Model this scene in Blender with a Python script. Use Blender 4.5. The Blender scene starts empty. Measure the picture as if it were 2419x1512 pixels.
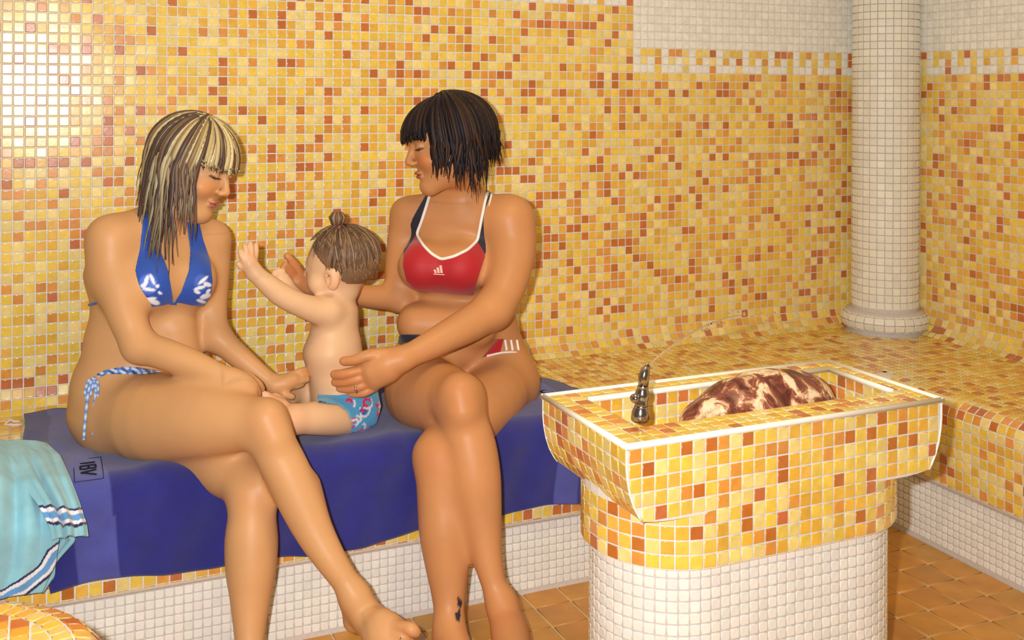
import bpy, bmesh, math, random
import numpy as np
from mathutils import Vector, Matrix

SC = bpy.context.scene
COL = SC.collection
rng = np.random.default_rng(7)
random.seed(7)

# ------------------------------------------------------------------ camera, light, exposure
CF, CPY, YAW, ROLL = 2507.0, 224.15, 0.4162, 0.0041      # focal length and horizon in pixels of a 2419 x 1512 picture
CAM = np.array([0.0954, -2.9591, 1.2273])
FW = np.array([math.sin(YAW), math.cos(YAW), 0.0])
_r = np.array([math.cos(YAW), -math.sin(YAW), 0.0]); _u = np.cross(_r, FW)
RT = _r*math.cos(ROLL) + _u*math.sin(ROLL); UP = -_r*math.sin(ROLL) + _u*math.cos(ROLL)
TOCAM = -FW
cd = bpy.data.cameras.new('camera'); cam = bpy.data.objects.new('camera', cd); COL.objects.link(cam)
cd.sensor_width = 36.0; cd.sensor_fit = 'HORIZONTAL'; cd.lens = 36.0*CF/2419.0
cd.shift_y = -(756.0-CPY)/2419.0
cd.clip_start = 0.02
m = Matrix((RT, UP, -FW)).transposed().to_4x4(); m.translation = Vector(CAM); cam.matrix_world = m
SC.camera = cam
SC.view_settings.view_transform = 'Standard'; SC.view_settings.look = 'None'
SC.view_settings.gamma = 1.0; SC.view_settings.use_curve_mapping = False
SC.view_settings.exposure = 0.0
SC.cycles.max_bounces = 6; SC.cycles.use_denoising = True
SC.cycles.sample_clamp_indirect = 4.0

w = bpy.data.worlds.new('room_air'); SC.world = w; w.use_nodes = True
w.node_tree.nodes['Background'].inputs[0].default_value = (1.0, 0.81, 0.50, 1)
w.node_tree.nodes['Background'].inputs[1].default_value = 0.17

fl = bpy.data.lights.new('camera_flash', 'AREA'); fl.shape = 'RECTANGLE'; fl.size = 0.035; fl.size_y = 0.022
fl.energy = 53.0; fl.color = (0.98, 0.985, 1.0)
flo = bpy.data.objects.new('camera_flash', fl); COL.objects.link(flo)
flo.matrix_world = m.copy(); flo.location = Vector(CAM - RT*0.095 + UP*0.040 + FW*0.02)
flo.rotation_euler = (math.radians(83), 0, -YAW)
cl = bpy.data.lights.new('ceiling_lamp_light', 'AREA'); cl.shape = 'DISK'; cl.size = 0.5
cl.energy = 12.0; cl.color = (1.0, 0.78, 0.44)
clo = bpy.data.objects.new('ceiling_lamp_light', cl); COL.objects.link(clo); clo.location = (1.1, -1.5, 2.36)

# ------------------------------------------------------------------ helpers
def J(u, v, y):
    """the point of the plane Y = y that stands at picture position (u, v); used only to take measurements over"""
    d = FW*CF + RT*(u-1209.5) - UP*(v-CPY)
    return CAM + d*((y-CAM[1])/d[1])
def JZ(u, v, z):
    d = FW*CF + RT*(u-1209.5) - UP*(v-CPY)
    return CAM + d*((z-CAM[2])/d[2])
def PX(p):
    d = np.asarray(p)-CAM; z = d@FW
    return 1209.5+CF*(d@RT)/z, CPY-CF*(d@UP)/z, z
def lin(c):
    c = np.asarray(c, float)/255.0
    return np.where(c <= 0.04045, c/12.92, ((c+0.055)/1.055)**2.4)
def tag(o, label=None, cat=None, group=None, kind=None):
    if label: o['label'] = label
    if cat: o['category'] = cat
    if group: o['group'] = group
    if kind: o['kind'] = kind
    return o
def empty(name, loc=(0,0,0)):
    o = bpy.data.objects.new(name, None); COL.objects.link(o); o.location = loc; o.empty_display_size = 0.05
    return o
def link(name, me, mat=None, parent=None):
    o = bpy.data.objects.new(name, me); COL.objects.link(o)
    if mat is not None and not me.materials: me.materials.append(mat)
    if parent is not None:
        o.parent = parent
        o.matrix_parent_inverse = Matrix.Translation(parent.location).inverted()   # every empty's location is its place in the room
    return o
def mesh_np(name, V, Fq, col=None, smooth=True):
    """V (N,3); Fq (M,k) faces with the same corner count, or a list"""
    me = bpy.data.meshes.new(name)
    if isinstance(Fq, np.ndarray):
        k = Fq.shape[1]
        me.vertices.add(len(V)); me.vertices.foreach_set('co', np.ascontiguousarray(V, np.float32).ravel())
        me.loops.add(Fq.size); me.loops.foreach_set('vertex_index', np.ascontiguousarray(Fq, np.int32).ravel())
        me.polygons.add(len(Fq)); me.polygons.foreach_set('loop_start', np.arange(0, Fq.size, k, dtype=np.int32))
        me.polygons.foreach_set('loop_total', np.full(len(Fq), k, np.int32))
        me.update(calc_edges=True)
    else:
        me.from_pydata([tuple(v) for v in V], [], Fq); me.update()
    if col is not None:
        a = me.color_attributes.new('col', 'FLOAT_COLOR', 'POINT')
        c4 = np.ones((len(V), 4), np.float32); c4[:, :3] = col; a.data.foreach_set('color', c4.ravel())
    me.polygons.foreach_set('use_smooth', np.full(len(me.polygons), smooth, bool))
    return me
class MB:
    """collects simple shapes into one mesh"""
    def __init__(s): s.v = []; s.f = []; s.c = []
    def add(s, V, Fs, col=(1,1,1)):
        b = len(s.v); s.v += [tuple(map(float, x)) for x in V]; s.f += [tuple(b+i for i in f) for f in Fs]; s.c += [tuple(col)]*len(V)
    def box(s, a, b, col=(1,1,1)):
        x0,y0,z0 = a; x1,y1,z1 = b
        V = [(x0,y0,z0),(x1,y0,z0),(x1,y1,z0),(x0,y1,z0),(x0,y0,z1),(x1,y0,z1),(x1,y1,z1),(x0,y1,z1)]
        s.add(V, [(0,3,2,1),(4,5,6,7),(0,1,5,4),(1,2,6,5),(2,3,7,6),(3,0,4,7)], col)
    def tube(s, pts, rad, n=8, col=(1,1,1), flat=1.0, fdir=None, cap=True, cols=None):
        pts = [np.asarray(p, float) for p in pts]; m = len(pts)
        if np.isscalar(rad): rad = [rad]*m
        ref = np.array([0.0,0,1]) if fdir is None else np.asarray(fdir, float)
        V = []; N0 = None
        for i in range(m):
            t = pts[min(i+1,m-1)]-pts[max(i-1,0)]; t = t/(np.linalg.norm(t)+1e-12)
            a = ref if fdir is not None else (N0 if N0 is not None else (ref if abs(t[2]) < .9 else np.array([1.0,0,0])))
            a = a - t*(a@t); a = a/(np.linalg.norm(a)+1e-12); N0 = a; b = np.cross(t, a)
            for k in range(n):
                th = 2*math.pi*k/n
                V.append(pts[i] + rad[i]*(math.cos(th)*a*flat + math.sin(th)*b))
        Fs = []
        for i in range(m-1):
            for k in range(n):
                k2 = (k+1) % n; Fs.append((i*n+k, i*n+k2, (i+1)*n+k2, (i+1)*n+k))
        if cap: Fs.append(tuple(range(n-1,-1,-1))); Fs.append(tuple((m-1)*n+k for k in range(n)))
        b = len(s.v); s.add(V, Fs, col)
        if cols is not None:
            for i in range(m):
                for k in range(n): s.c[b+i*n+k] = tuple(cols[i])
    def lathe(s, prof, c=(0,0,0), n=32, col=(1,1,1), axis=None):
        A = np.array([0,0,1.0]) if axis is None else np.asarray(axis, float)/np.linalg.norm(axis)
        a = np.cross(A, [0,1,0]) if abs(A[1]) < .9 else np.cross(A, [1,0,0]); a = a/np.linalg.norm(a); b_ = np.cross(A, a)
        V = []; m = len(prof); c = np.asarray(c, float)
        for r, z in prof:
            for k in range(n):
                th = 2*math.pi*k/n; V.append(c + A*z + r*(math.cos(th)*a + math.sin(th)*b_))
        Fs = [(i*n+k, i*n+(k+1)%n, (i+1)*n+(k+1)%n, (i+1)*n+k) for i in range(m-1) for k in range(n)]
        if prof[0][0] > 1e-6: Fs.append(tuple(range(n-1,-1,-1)))
        if prof[-1][0] > 1e-6: Fs.append(tuple((m-1)*n+k for k in range(n)))
        s.add(V, Fs, col)
    def ball(s, c, r, n=12, col=(1,1,1)):
        r = np.ones(3)*r; prof = [(math.sin(math.pi*i/(n//2+1)), -math.cos(math.pi*i/(n//2+1))) for i in range(n//2+2)]
        b = len(s.v); s.lathe([(max(a, 1e-4), z) for a, z in prof], (0,0,0), n, col)
        for i in range(b, len(s.v)): s.v[i] = tuple(np.asarray(c) + np.asarray(s.v[i])*r)
    def build(s, name, mat, parent=None, smooth=True, bevel=0, autos=None):
        me = bpy.data.meshes.new(name); me.from_pydata(s.v, [], s.f); me.update()
        a = me.color_attributes.new('col', 'FLOAT_COLOR', 'POINT')
        c4 = np.ones((len(s.v), 4), np.float32); c4[:, :3] = s.c; a.data.foreach_set('color', c4.ravel())
        me.polygons.foreach_set('use_smooth', np.full(len(me.polygons), smooth, bool))
        o = link(name, me, mat, parent)
        if bevel:
            md = o.modifiers.new('b', 'BEVEL'); md.width = bevel; md.segments = 3; md.limit_method = 'ANGLE'
        return o

# ------------------------------------------------------------------ materials
def mat(name, color=None, rough=0.5, metal=0.0, attr=False, noise=None, bump=None, coat=0.0, sss=0.0, trans=0.0, ior=1.45, sheen=0.0, spec=None):
    """noise=(scale, dark multiplier, bright multiplier); bump=(scale, strength, distance)"""
    M = bpy.data.materials.new(name); M.use_nodes = True; nt = M.node_tree; N = nt.nodes; L = nt.links
    bs = N['Principled BSDF']; bs.inputs['Roughness'].default_value = rough; bs.inputs['Metallic'].default_value = metal
    bs.inputs['IOR'].default_value = ior
    if coat: bs.inputs['Coat Weight'].default_value = coat; bs.inputs['Coat Roughness'].default_value = 0.12
    if trans: bs.inputs['Transmission Weight'].default_value = trans
    if sheen: bs.inputs['Sheen Weight'].default_value = sheen; bs.inputs['Sheen Roughness'].default_value = 0.6
    if spec is not None: bs.inputs['Specular IOR Level'].default_value = spec
    if sss: bs.inputs['Subsurface Weight'].default_value = sss; bs.inputs['Subsurface Radius'].default_value = (0.012, 0.005, 0.003); bs.inputs['Subsurface Scale'].default_value = 0.6
    geo = N.new('ShaderNodeNewGeometry')
    src = None
    if attr:
        a = N.new('ShaderNodeAttribute'); a.attribute_name = 'col'; src = a.outputs['Color']
    else:
        c = N.new('ShaderNodeRGB'); c.outputs[0].default_value = (*color, 1); src = c.outputs[0]
    if noise:
        n = N.new('ShaderNodeTexNoise'); n.inputs['Scale'].default_value = noise[0]; n.inputs['Detail'].default_value = 5
        L.new(geo.outputs['Position'], n.inputs['Vector'])
        mr = N.new('ShaderNodeMapRange'); mr.inputs['From Min'].default_value = .3; mr.inputs['From Max'].default_value = .7
        mr.inputs['To Min'].default_value = noise[1]; mr.inputs['To Max'].default_value = noise[2]; L.new(n.outputs[0], mr.inputs['Value'])
        mx = N.new('ShaderNodeVectorMath'); mx.operation = 'SCALE'; L.new(src, mx.inputs[0]); L.new(mr.outputs[0], mx.inputs['Scale']); src = mx.outputs[0]
    L.new(src, bs.inputs['Base Color'])
    if bump:
        n2 = N.new('ShaderNodeTexNoise'); n2.inputs['Scale'].default_value = bump[0]; n2.inputs['Detail'].default_value = 4
        L.new(geo.outputs['Position'], n2.inputs['Vector'])
        b = N.new('ShaderNodeBump'); b.inputs['Strength'].default_value = bump[1]; b.inputs['Distance'].default_value = bump[2]
        L.new(n2.outputs[0], b.inputs['Height']); L.new(b.outputs[0], bs.inputs['Normal'])
    return M
M_GLASS = mat('glazed_mosaic', attr=True, rough=0.21, noise=(55, .90, 1.08), coat=0.6, bump=(90, .06, .002))
M_WHITE = mat('white_mosaic', attr=True, rough=0.22, noise=(30, .95, 1.03), bump=(90, .05, .002))
M_GROUT = mat('grout', lin((228,222,210)), rough=0.85, noise=(120, .9, 1.05))
M_GROUTW = mat('white_mosaic_grout', lin((208,201,194)), rough=0.85, noise=(120, .92, 1.05))
M_GROUTD = mat('floor_grout', lin((214,192,150)), rough=0.9, noise=(120, .88, 1.05))
M_FLOOR = mat('terracotta_glaze', attr=True, rough=0.42, noise=(14, .86, 1.1), bump=(140, .12, .002))
M_TRIM = mat('white_edge_trim', lin((240,238,226)), rough=0.3)
M_CEIL = mat('ceiling_plaster', lin((226,215,190)), rough=0.9)

# ------------------------------------------------------------------ mosaic tiles
P = 0.0265                                   # pitch of the coloured mosaic
P2 = 0.0198                                  # pitch of the white mosaic at the foot
def yellow(n, r=rng, dark=1.0):
    k = r.choice(5, n, p=[.27,.31,.20,.12,.10])
    base = np.array([lin(c) for c in ((240,216,134),(239,203,86),(232,182,74),(223,152,72),(198,114,58))])
    c = base[k]*r.uniform(.90, 1.08, (n,1))
    return c
def white(n, r=rng):
    return lin((240,238,228))*r.uniform(.93, 1.03, (n,1))
_S4 = ((-1,-1),(1,-1),(1,1),(-1,1))
TV = np.array([(sx*.5, sy*.5, z) for z in (0., .55, .90, 1.) for sx, sy in _S4])
TF = np.array([(a+k, a+(k+1)%4, a+4+(k+1)%4, a+4+k) for a in (0,4,8) for k in range(4)] + [(12,13,14,15)])
TIN = np.repeat([0, .08, .6, 1.3], 4)             # inset of each ring, in bevel widths
def tile_verts(su, sv, h, bev):
    V = TV.copy(); V[:,0] *= su; V[:,1] *= sv; V[:,2] *= h
    V[:,0] -= np.sign(V[:,0])*bev*TIN; V[:,1] -= np.sign(V[:,1])*bev*TIN
    return V
_tm = {}
def tile_mesh(su, sv, h, bev, c, mtl):
    key = (round(su,4), round(sv,4), round(h,4), tuple(np.round(c*36).astype(int)), mtl.name)
    if key not in _tm:
        me = mesh_np('tile', tile_verts(su, sv, h, bev), TF, np.repeat([np.round(c*36)/36], 16, 0), smooth=True)
        me.polygons[12].use_smooth = False; me.materials.append(mtl); _tm[key] = me
    return _tm[key]
def tiles(parent, pos, tu, tv, nn, su, sv, col, mtl, h=.0014, bev=.0012, nind=300, tilt=.007, name='tile', keep=None, label=None, field='tile_field'):
    """pos, tu, tv, nn (N,3); the nind that show largest become objects of their own, the rest one joined part"""
    pos = np.asarray(pos, float); N = len(pos)
    if N == 0: return
    tu, tv, nn = (np.broadcast_to(np.asarray(a, float), (N,3)) for a in (tu, tv, nn))
    su = np.broadcast_to(np.asarray(su, float), (N,)); sv = np.broadcast_to(np.asarray(sv, float), (N,))
    tw = rng.normal(0, tilt, (N,2))
    n2 = nn + tu*tw[:,:1] + tv*tw[:,1:]; n2 /= np.linalg.norm(n2, axis=1)[:,None]
    t1 = tu - n2*(tu*n2).sum(1)[:,None]; t1 /= np.linalg.norm(t1, axis=1)[:,None]
    t2 = np.cross(n2, t1)
    d = pos-CAM; z = d@FW; uu = 1209.5+CF*(d@RT)/z; vv = CPY-CF*(d@UP)/z
    face = -(d*nn).sum(1)/np.linalg.norm(d, axis=1)
    score = np.where((z > .2)&(uu > -5)&(uu < 2424)&(vv > -5)&(vv < 1517)&(face > 0), su*sv*face/z**2, 0)
    if keep is not None: score = score*keep(uu, vv)
    order = np.argsort(-score); ind = [i for i in order[:nind] if score[i] > 0]
    M3 = np.stack([t1, t2, n2], 2)                     # columns
    for i in ind:
        o = bpy.data.objects.new(name, tile_mesh(su[i], sv[i], h, bev, col[i], mtl)); COL.objects.link(o)
        mw = Matrix(M3[i].tolist()).to_4x4(); mw.translation = Vector(pos[i])
        o.parent = parent
        if parent is not None: o.matrix_parent_inverse = Matrix.Translation(parent.location).inverted()
        o.matrix_basis = mw
        if label: o['label'] = label
    rest = np.setdiff1d(np.arange(N), ind)
    if len(rest):
        R = len(rest); T = np.broadcast_to(TV, (R,16,3)).copy()
        T[:,:,0] *= su[rest,None]; T[:,:,1] *= sv[rest,None]; T[:,:,2] *= h
        T[:,:,0] -= np.sign(T[:,:,0])*bev*TIN; T[:,:,1] -= np.sign(T[:,:,1])*bev*TIN
        W = np.einsum('nij,nkj->nki', M3[rest], T) + pos[rest][:,None]
        Fq = (TF[None]+16*np.arange(R)[:,None,None]).reshape(-1,4)
        me = mesh_np(field, W.reshape(-1,3), Fq, np.repeat(np.asarray(col)[rest], 16, 0), smooth=True); me.materials.append(mtl)
        sm_ = np.ones((R, 13), bool); sm_[:, 12] = False; me.polygons.foreach_set('use_smooth', sm_.ravel())
        o = link(field, me, None, parent); o['kind'] = 'stuff'
        return o
def arc(c, r, a0, a1, n=12):
    return [(c[0]+r*math.cos(math.radians(a0+(a1-a0)*i/n)), c[1]+r*math.sin(math.radians(a0+(a1-a0)*i/n))) for i in range(n+1)]
def sample(poly, pitch, off=0.0):
    """centres, tangents and outward normals along a 2D polyline, one per tile"""
    p = np.array(poly, float); d = np.diff(p, axis=0); l = np.hypot(*d.T); s = np.concatenate([[0], np.cumsum(l)])
    n = int((s[-1]-off)/pitch + 1e-6); out = []
    for i in range(n):
        a, b = off+i*pitch, off+(i+1)*pitch
        pa = np.array([np.interp(a, s, p[:,k]) for k in (0,1)]); pb = np.array([np.interp(b, s, p[:,k]) for k in (0,1)])
        t = pb-pa; t /= np.hypot(*t)+1e-12; out.append(((pa+pb)/2, t))
    return out
# ------------------------------------------------------------------ the room
G = 0.0032
XW = 2.86; XL = -1.5; YF = -3.6; ZC = 2.40
ZR0 = 1.2477                                       # height of grid row 0
def slab(name, a, b, mtl, **k):
    mb = MB(); mb.box(a, b); o = mb.build(name, mtl, smooth=False); return tag(o, kind='structure', **k)
wall_back = slab('wall_back', (XL-.1, .0005, 0), (XW+.1, .1, ZC), M_GROUT)
wall_right = slab('wall_right', (XW+.0005, YF, 0), (XW+.1, .1, ZC), M_GROUT)
floor = slab('floor', (XL-.1, YF, -.1), (XW+.1, .1, -.0006), M_GROUTD)
ceiling = slab('ceiling', (XL-.1, YF, ZC), (XW+.1, .1, ZC+.1), M_CEIL)

ZB = 0.42; RC = 0.07
rows = [k for k in range(-44, 40) if ZB+RC <= ZR0-(k+1)*P and ZR0-k*P < ZC]
ZROW = ZR0-(max(rows)+1)*P
ZROW = max(ZROW, ZB+RC+.0001)
def frieze_color(c, k, ph, top, n_rows=3):
    """the running key pattern: columns counted from ph; returns True where the tile is coloured"""
    q = (c-ph) % 4; r = k-top
    return [(1,1,1,0),(1,0,1,0),(0,0,1,0)][r][q] == 1
pos, col, isw = [], [], []
for c in range(int(XL/P), int(XW/P)):
    for k in rows:
        right = c >= 69
        top = -5 if right else -13
        if k < top: wh = True
        elif k < top+3: wh = (c == 69) or not frieze_color(c, k, 2, top)
        else: wh = False
        pos.append(((c+.5)*P, 0, ZR0-(k+.5)*P)); isw.append(wh)
isw = np.array(isw); pos = np.array(pos)
col = np.where(isw[:,None], white(len(pos)), yellow(len(pos)))
notpeople = lambda u, v: ~(((u > 205)&(u < 560)&(v > 280))|((u > 920)&(u < 1260)&(v > 210))|((u > 700)&(u < 890)&(v > 530)))
tiles(wall_back, pos, (1,0,0), (0,0,1), (0,-1,0), P-G, P-G, col, M_GLASS, keep=notpeople)
# right wall
pos, isw = [], []
y0 = -0.134
for j in range(-5, int((abs(YF)-.134)/P)):
    y = y0-(j+.5)*P
    for k in rows:
        top = -5
        wh = k < top or (k < top+3 and not frieze_color(j, k, 0, top))
        pos.append((XW, y, ZR0-(k+.5)*P)); isw.append(wh)
pos = np.array(pos); isw = np.array(isw)
tiles(wall_right, pos, (0,-1,0), (0,0,1), (-1,0,0), P-G, P-G, np.where(isw[:,None], white(len(pos)), yellow(len(pos))), M_GLASS)

# floor tiles
FT = 0.0952
fx = [1.270+FT*i for i in range(-29, 17)]; fy = [-.666+.095-FT*j for j in range(0, 32)]
pos = np.array([(x+FT/2, y-FT/2, -.0005) for x in fx for y in fy if y-FT/2 > YF])
fc = lin((200,142,62))*rng.uniform(.93, 1.06, (len(pos),1))
tiles(floor, pos, (1,0,0), (0,1,0), (0,0,1), FT-.005, FT-.005, fc, M_FLOOR, h=.003, bev=.0015, tilt=.0025)

# ------------------------------------------------------------------ the built-in corner bench
XE = 2.30; YB = -.593; YE = -.612
bench = empty('tiled_corner_bench', (1.0, -.3, 0))
tag(bench, 'built-in yellow mosaic corner bench with white tiled base along both walls', 'bench')
prof = [(0, ZROW)] + arc((-RC, ZB+RC), RC, 0, -90) + arc((-.562, ZB-.05), .05, 90, 180) + arc((-.592, .195), .02, 180, 270)
prof = [(a, b) for a, b in prof]
XB = XE + (YE-YB)*-1                                # white face of the right-hand base
mb = MB()
V = []; n = len(prof)
pr = prof + [(YB+.002, .175), (YB+.002, 0), (-.0001, 0)]
def extr(mb, poly, mapf, a, b):
    m = len(poly); V = [mapf(p, a) for p in poly] + [mapf(p, b) for p in poly]
    mb.add(V, [(i, (i+1) % m, m+(i+1) % m, m+i) for i in range(m)] + [tuple(range(m-1,-1,-1)), tuple(range(m,2*m))])
inb = lambda p, d=.0006: (p[0]+(d if p[0] < -.3 else .0003) if (p[0] < -.3 or p[0] > -.01) else p[0], p[1]-d)
pr_in = [inb(p) for p in pr]
extr(mb, pr_in, lambda p, s: (s, p[0], p[1]), XL, XW)
_w = XW-XE
pr2 = arc((-RC, ZB+RC), RC, 0, -90) + arc((-_w+.05, ZB-.05), .05, 90, 180) + arc((-_w+.02, .195), .02, 180, 270) + [(-_w+.021, .175), (-_w+.021, 0), (-.0001, 0)]
extr(mb, [(p[0]+(d_ if p[0] < -.3 else (.0003 if p[0] > -.01 else 0)), p[1]-.0006) for p in pr2 for d_ in (.0006,)], lambda p, s: (XW + p[0], s, p[1]), YF, -.3)
mb.build('core', M_GROUT, bench, smooth=False)
sm = sample(prof, P)
pos, tu, tv, nn = [], [], [], []
YSE = 0
for (c, t) in sm:
    nrm = np.array([0, t[1], -t[0]])                  # outward (to the room)
    nrm = nrm if True else nrm
    for i in range(int(XL/P), int(XW/P)):
        x = (i+.5)*P
        if c[0] < -.55 and x > XE-.012 : continue
        if x > XW-.10 and c[1] < ZB+.003: continue
        if c[1] < ZB+.01 and c[0] > -.55: YSE = min(YSE, c[0]-P/2)
        pos.append((x, c[0], c[1])); tu.append((1,0,0)); tv.append((0,-t[0],-t[1])); nn.append(np.cross((1,0,0),(0,-t[0],-t[1])))
# right leg of the bench
W2 = XW-XE
prof2 = [(0, ZROW)] + arc((-RC, ZB+RC), RC, 0, -90) + arc((-W2+.05, ZB-.05), .05, 90, 180) + arc((-W2+.02, .195), .02, 180, 270)
for (c, t) in sample(prof2, P):
    for j in range(-20, 112):
        y = YSE-(j+.5)*P
        cove = c[0] > -.10
        edge = c[0] < -W2+.052
        if (edge and y > -.612) or (y > YSE and not cove): continue
        if cove and y > -.09: continue
        pos.append((XW+c[0], y, c[1])); tu.append((0,-1,0)); tv.append((-t[0],0,-t[1])); nn.append(np.cross((0,-1,0),(-t[0],0,-t[1])))
pos = np.array(pos)
offt = lambda u, v: ~((u > 60)&(u < 1400)&(v > 900)&(v < 1185)) & ~((u > 1290)&(u < 2210)&(v > 880))
tiles(bench, pos, tu, tv, nn, P-G, P-G, yellow(len(pos)), M_GLASS, keep=offt)
pos, tu, nn = [], [], []
for k in range(9):
    z = .172-(k+.5)*P2
    if z < .004: continue
    for i in range(int(XL/P2), int(XE/P2)+1):
        x = (i+.5)*P2
        if x < XB+.01: pos.append((x, YB, z)); tu.append((1,0,0)); nn.append((0,-1,0))
    for j in range(0, 150):
        y = YB-(j+.5)*P2
        pos.append((XE+.018, y, z)); tu.append((0,-1,0)); nn.append((-1,0,0))
pos = np.array(pos)
wb = empty('white_base', (1.0, -.59, 0)); wb.parent = bench; wb.matrix_parent_inverse = Matrix.Translation(bench.location).inverted()
def tiles_sub(par, *a, **k):
    """tiles under a part that itself sits under a thing (all transforms are pure translations)"""
    before = set(par.children); tiles(par, *a, **k)
mbw = MB(); mbw.box((XL, YB+.0004, 0), (XE+.03, YB+.02, .175)); mbw.box((XE+.0184, YF, 0), (XE+.04, YB, .175))
mbw.build('backing', M_GROUTW, wb, smooth=False)
tiles(wb, pos, tu, (0,0,1), nn, P2-.0026, P2-.0026, white(len(pos)), M_WHITE, keep=lambda u, v: ~((u > 1000)&(u < 1200)&(v < 1370)))

# ------------------------------------------------------------------ the mosaic column in the corner
CX, CY = 2.765, -.12
column = empty('mosaic_column', (CX, CY, ZB)); tag(column, 'round cream mosaic column with rolled foot standing on bench corner', 'column')
cp = [(.141, ZB+.001)] + [(.113+.03*math.cos(math.radians(a))*1.0, ZB+.04+.038*math.sin(math.radians(a))) for a in range(-60, 91, 15)] + [(.116, ZB+.082), (.110, ZB+.095), (.110, ZC)]
mb = MB(); mb.lathe([(r-.0006, z) for r, z in cp], (CX, CY, 0), 64); mb.build('shaft_core', M_GROUTW, column)
pos, tu, tv, nn, su = [], [], [], [], []
cs = sample([(.110, ZB+.086), (.110, ZC)], .0252) 
foot = sample(arc((.113, ZB+.04), .034, -78, 88, 14), .0240)
for (c, t) in cs + foot:
    r = c[0]; nk = 27
    for q in range(nk):
        th = 2*math.pi*(q+.5)/nk; rad = np.array([math.cos(th), math.sin(th), 0]); tan = np.array([-math.sin(th), math.cos(th), 0])
        ct = np.cos(math.pi/nk)
        T = rad*t[0]+np.array([0,0,t[1]]); pos.append(np.array([CX, CY, c[1]])+rad*r*1.0); tu.append(tan); tv.append(T); nn.append(np.cross(tan, T)); su.append(2*math.pi*r/nk-.0026)
sv = [.0226]*(len(cs)*27)+[.021]*(len(foot)*27)
tiles(column, pos, tu, tv, nn, su, sv, white(len(pos))*np.array([1,.985,.93]), M_WHITE, h=.0016, bev=.001)

# ------------------------------------------------------------------ the fountain
FX0, FX1, FY0, FY1, FZ = 1.015, 1.735, -1.372, -1.04, .624
IX0, IX1, IY0, IY1 = 1.086, 1.687, -1.290, -1.097
fount = empty('mosaic_fountain', (1.375, -1.206, 0)); tag(fount, 'yellow and orange mosaic water basin with white rim on a rounded pedestal', 'fountain')
def endprof(x0, s):                                  # profile of one end, from the rim down and under
    return [(x0, FZ), (x0, .585)] + [(x0+s*a, b) for a, b in ((.002,.565),(.007,.54),(.015,.517),(.025,.499),(.032,.489),(.060,.485),(.09,.483))]
pl, prr = endprof(FX0, 1), endprof(FX1, -1)
poly = pl + prr[::-1]
mb = MB(); m = len(poly)
V = [(x, FY0, z) for x, z in poly] + [(x, FY1, z) for x, z in poly]
Fs = [((i+1) % m, i, m+i, m+(i+1) % m) for i in range(m) if i != m-1]
Fs += [tuple(range(m)), tuple(range(2*m-1, m-1, -1))]
mb.add(V, Fs)
# rim top with opening, inner walls, bottom
o_ = [(FX0,FY0),(FX1,FY0),(FX1,FY1),(FX0,FY1)]; i_ = [(IX0,IY0),(IX1,IY0),(IX1,IY1),(IX0,IY1)]
ZI = .545
V = [(x,y,FZ) for x,y in o_]+[(x,y,FZ) for x,y in i_]+[(x,y,ZI) for x,y in i_]
mb.add(V, [(k,(k+1)%4,4+(k+1)%4,4+k) for k in range(4)]+[(4+k,4+(k+1)%4,8+(k+1)%4,8+k) for k in range(4)]+[(8,9,10,11)])
mb.build('basin', M_GROUT, fount, smooth=False)
pos, tu, tv, nn, su, sv = [], [], [], [], [], []
def T(p, u_, v_, n_, a=P-G, b=P-G): pos.append(p); tu.append(u_); tv.append(v_); nn.append(n_); su.append(a); sv.append(b)
# front and back faces (cut to the curved ends)
def xlim(z):
    zz = [p[1] for p in pl][::-1]; xx = [p[0] for p in pl][::-1]; return np.interp(z, zz, xx)
Pf = .0262
for k in range(5):
    z = FZ-.006-(k+.5)*Pf
    for i in range(27):
        x = FX0+.004+(i+.5)*Pf
        if x+Pf/2 > FX1: continue
        l = xlim(z-Pf*.15); r = FX0+FX1-l
        a = max(x-Pf/2, l); b = min(x+Pf/2, r)
        if b-a < .006: continue
        T(((a+b)/2, FY0, z), (1,0,0), (0,0,1), (0,-1,0), b-a-G, Pf-G)
        T(((a+b)/2, FY1, z), (-1,0,0), (0,0,1), (0,1,0), b-a-G, Pf-G)
ns = 12; py = (FY1-FY0)/ns
for pf, s in ((pl, 1), (prr, -1)):
    for (c, t) in sample([(pf[0][0], FZ-.006)]+pf[1:], Pf):
        for j in range(ns):
            y = FY0+(j+.5)*py; tvv = (-t[0],0,-t[1])
            u_ = (0,-s,0); T((c[0], y, c[1]), u_, tvv, np.cross(u_, tvv), py-G, Pf-G)
# rim top
def grid_top(x0, x1, y0, y1, nx, ny, z):
    px, py_ = (x1-x0)/nx, (y1-y0)/ny
    for i in range(nx):
        for j in range(ny): T((x0+(i+.5)*px, y0+(j+.5)*py_, z), (1,0,0), (0,1,0), (0,0,1), px-G, py_-G)
grid_top(FX0+.006, IX0, FY0+.006, FY1-.006, 2, 12, FZ)
grid_top(IX1, FX1-.006, FY0+.006, FY1-.006, 2, 12, FZ)
grid_top(IX0, IX1, FY0+.006, IY0, 23, 3, FZ)
grid_top(IX0, IX1, IY1, FY1-.006, 23, 2, FZ)
for k in range(3):
    z = FZ-.004-(k+.5)*Pf
    for i in range(23):
        x = IX0+(i+.5)*(IX1-IX0)/23
        T((x, IY1, z), (1,0,0), (0,0,1), (0,-1,0), Pf-G, Pf-G); T((x, IY0, z), (-1,0,0), (0,0,1), (0,1,0), Pf-G, Pf-G)
    for j in range(7):
        y = IY0+(j+.5)*(IY1-IY0)/7
        T((IX1, y, z), (0,-1,0), (0,0,1), (-1,0,0), Pf-G, Pf-G); T((IX0, y, z), (0,1,0), (0,0,1), (1,0,0), Pf-G, Pf-G)
grid_top(IX0, IX1, IY0, IY1, 23, 7, ZI)
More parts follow.
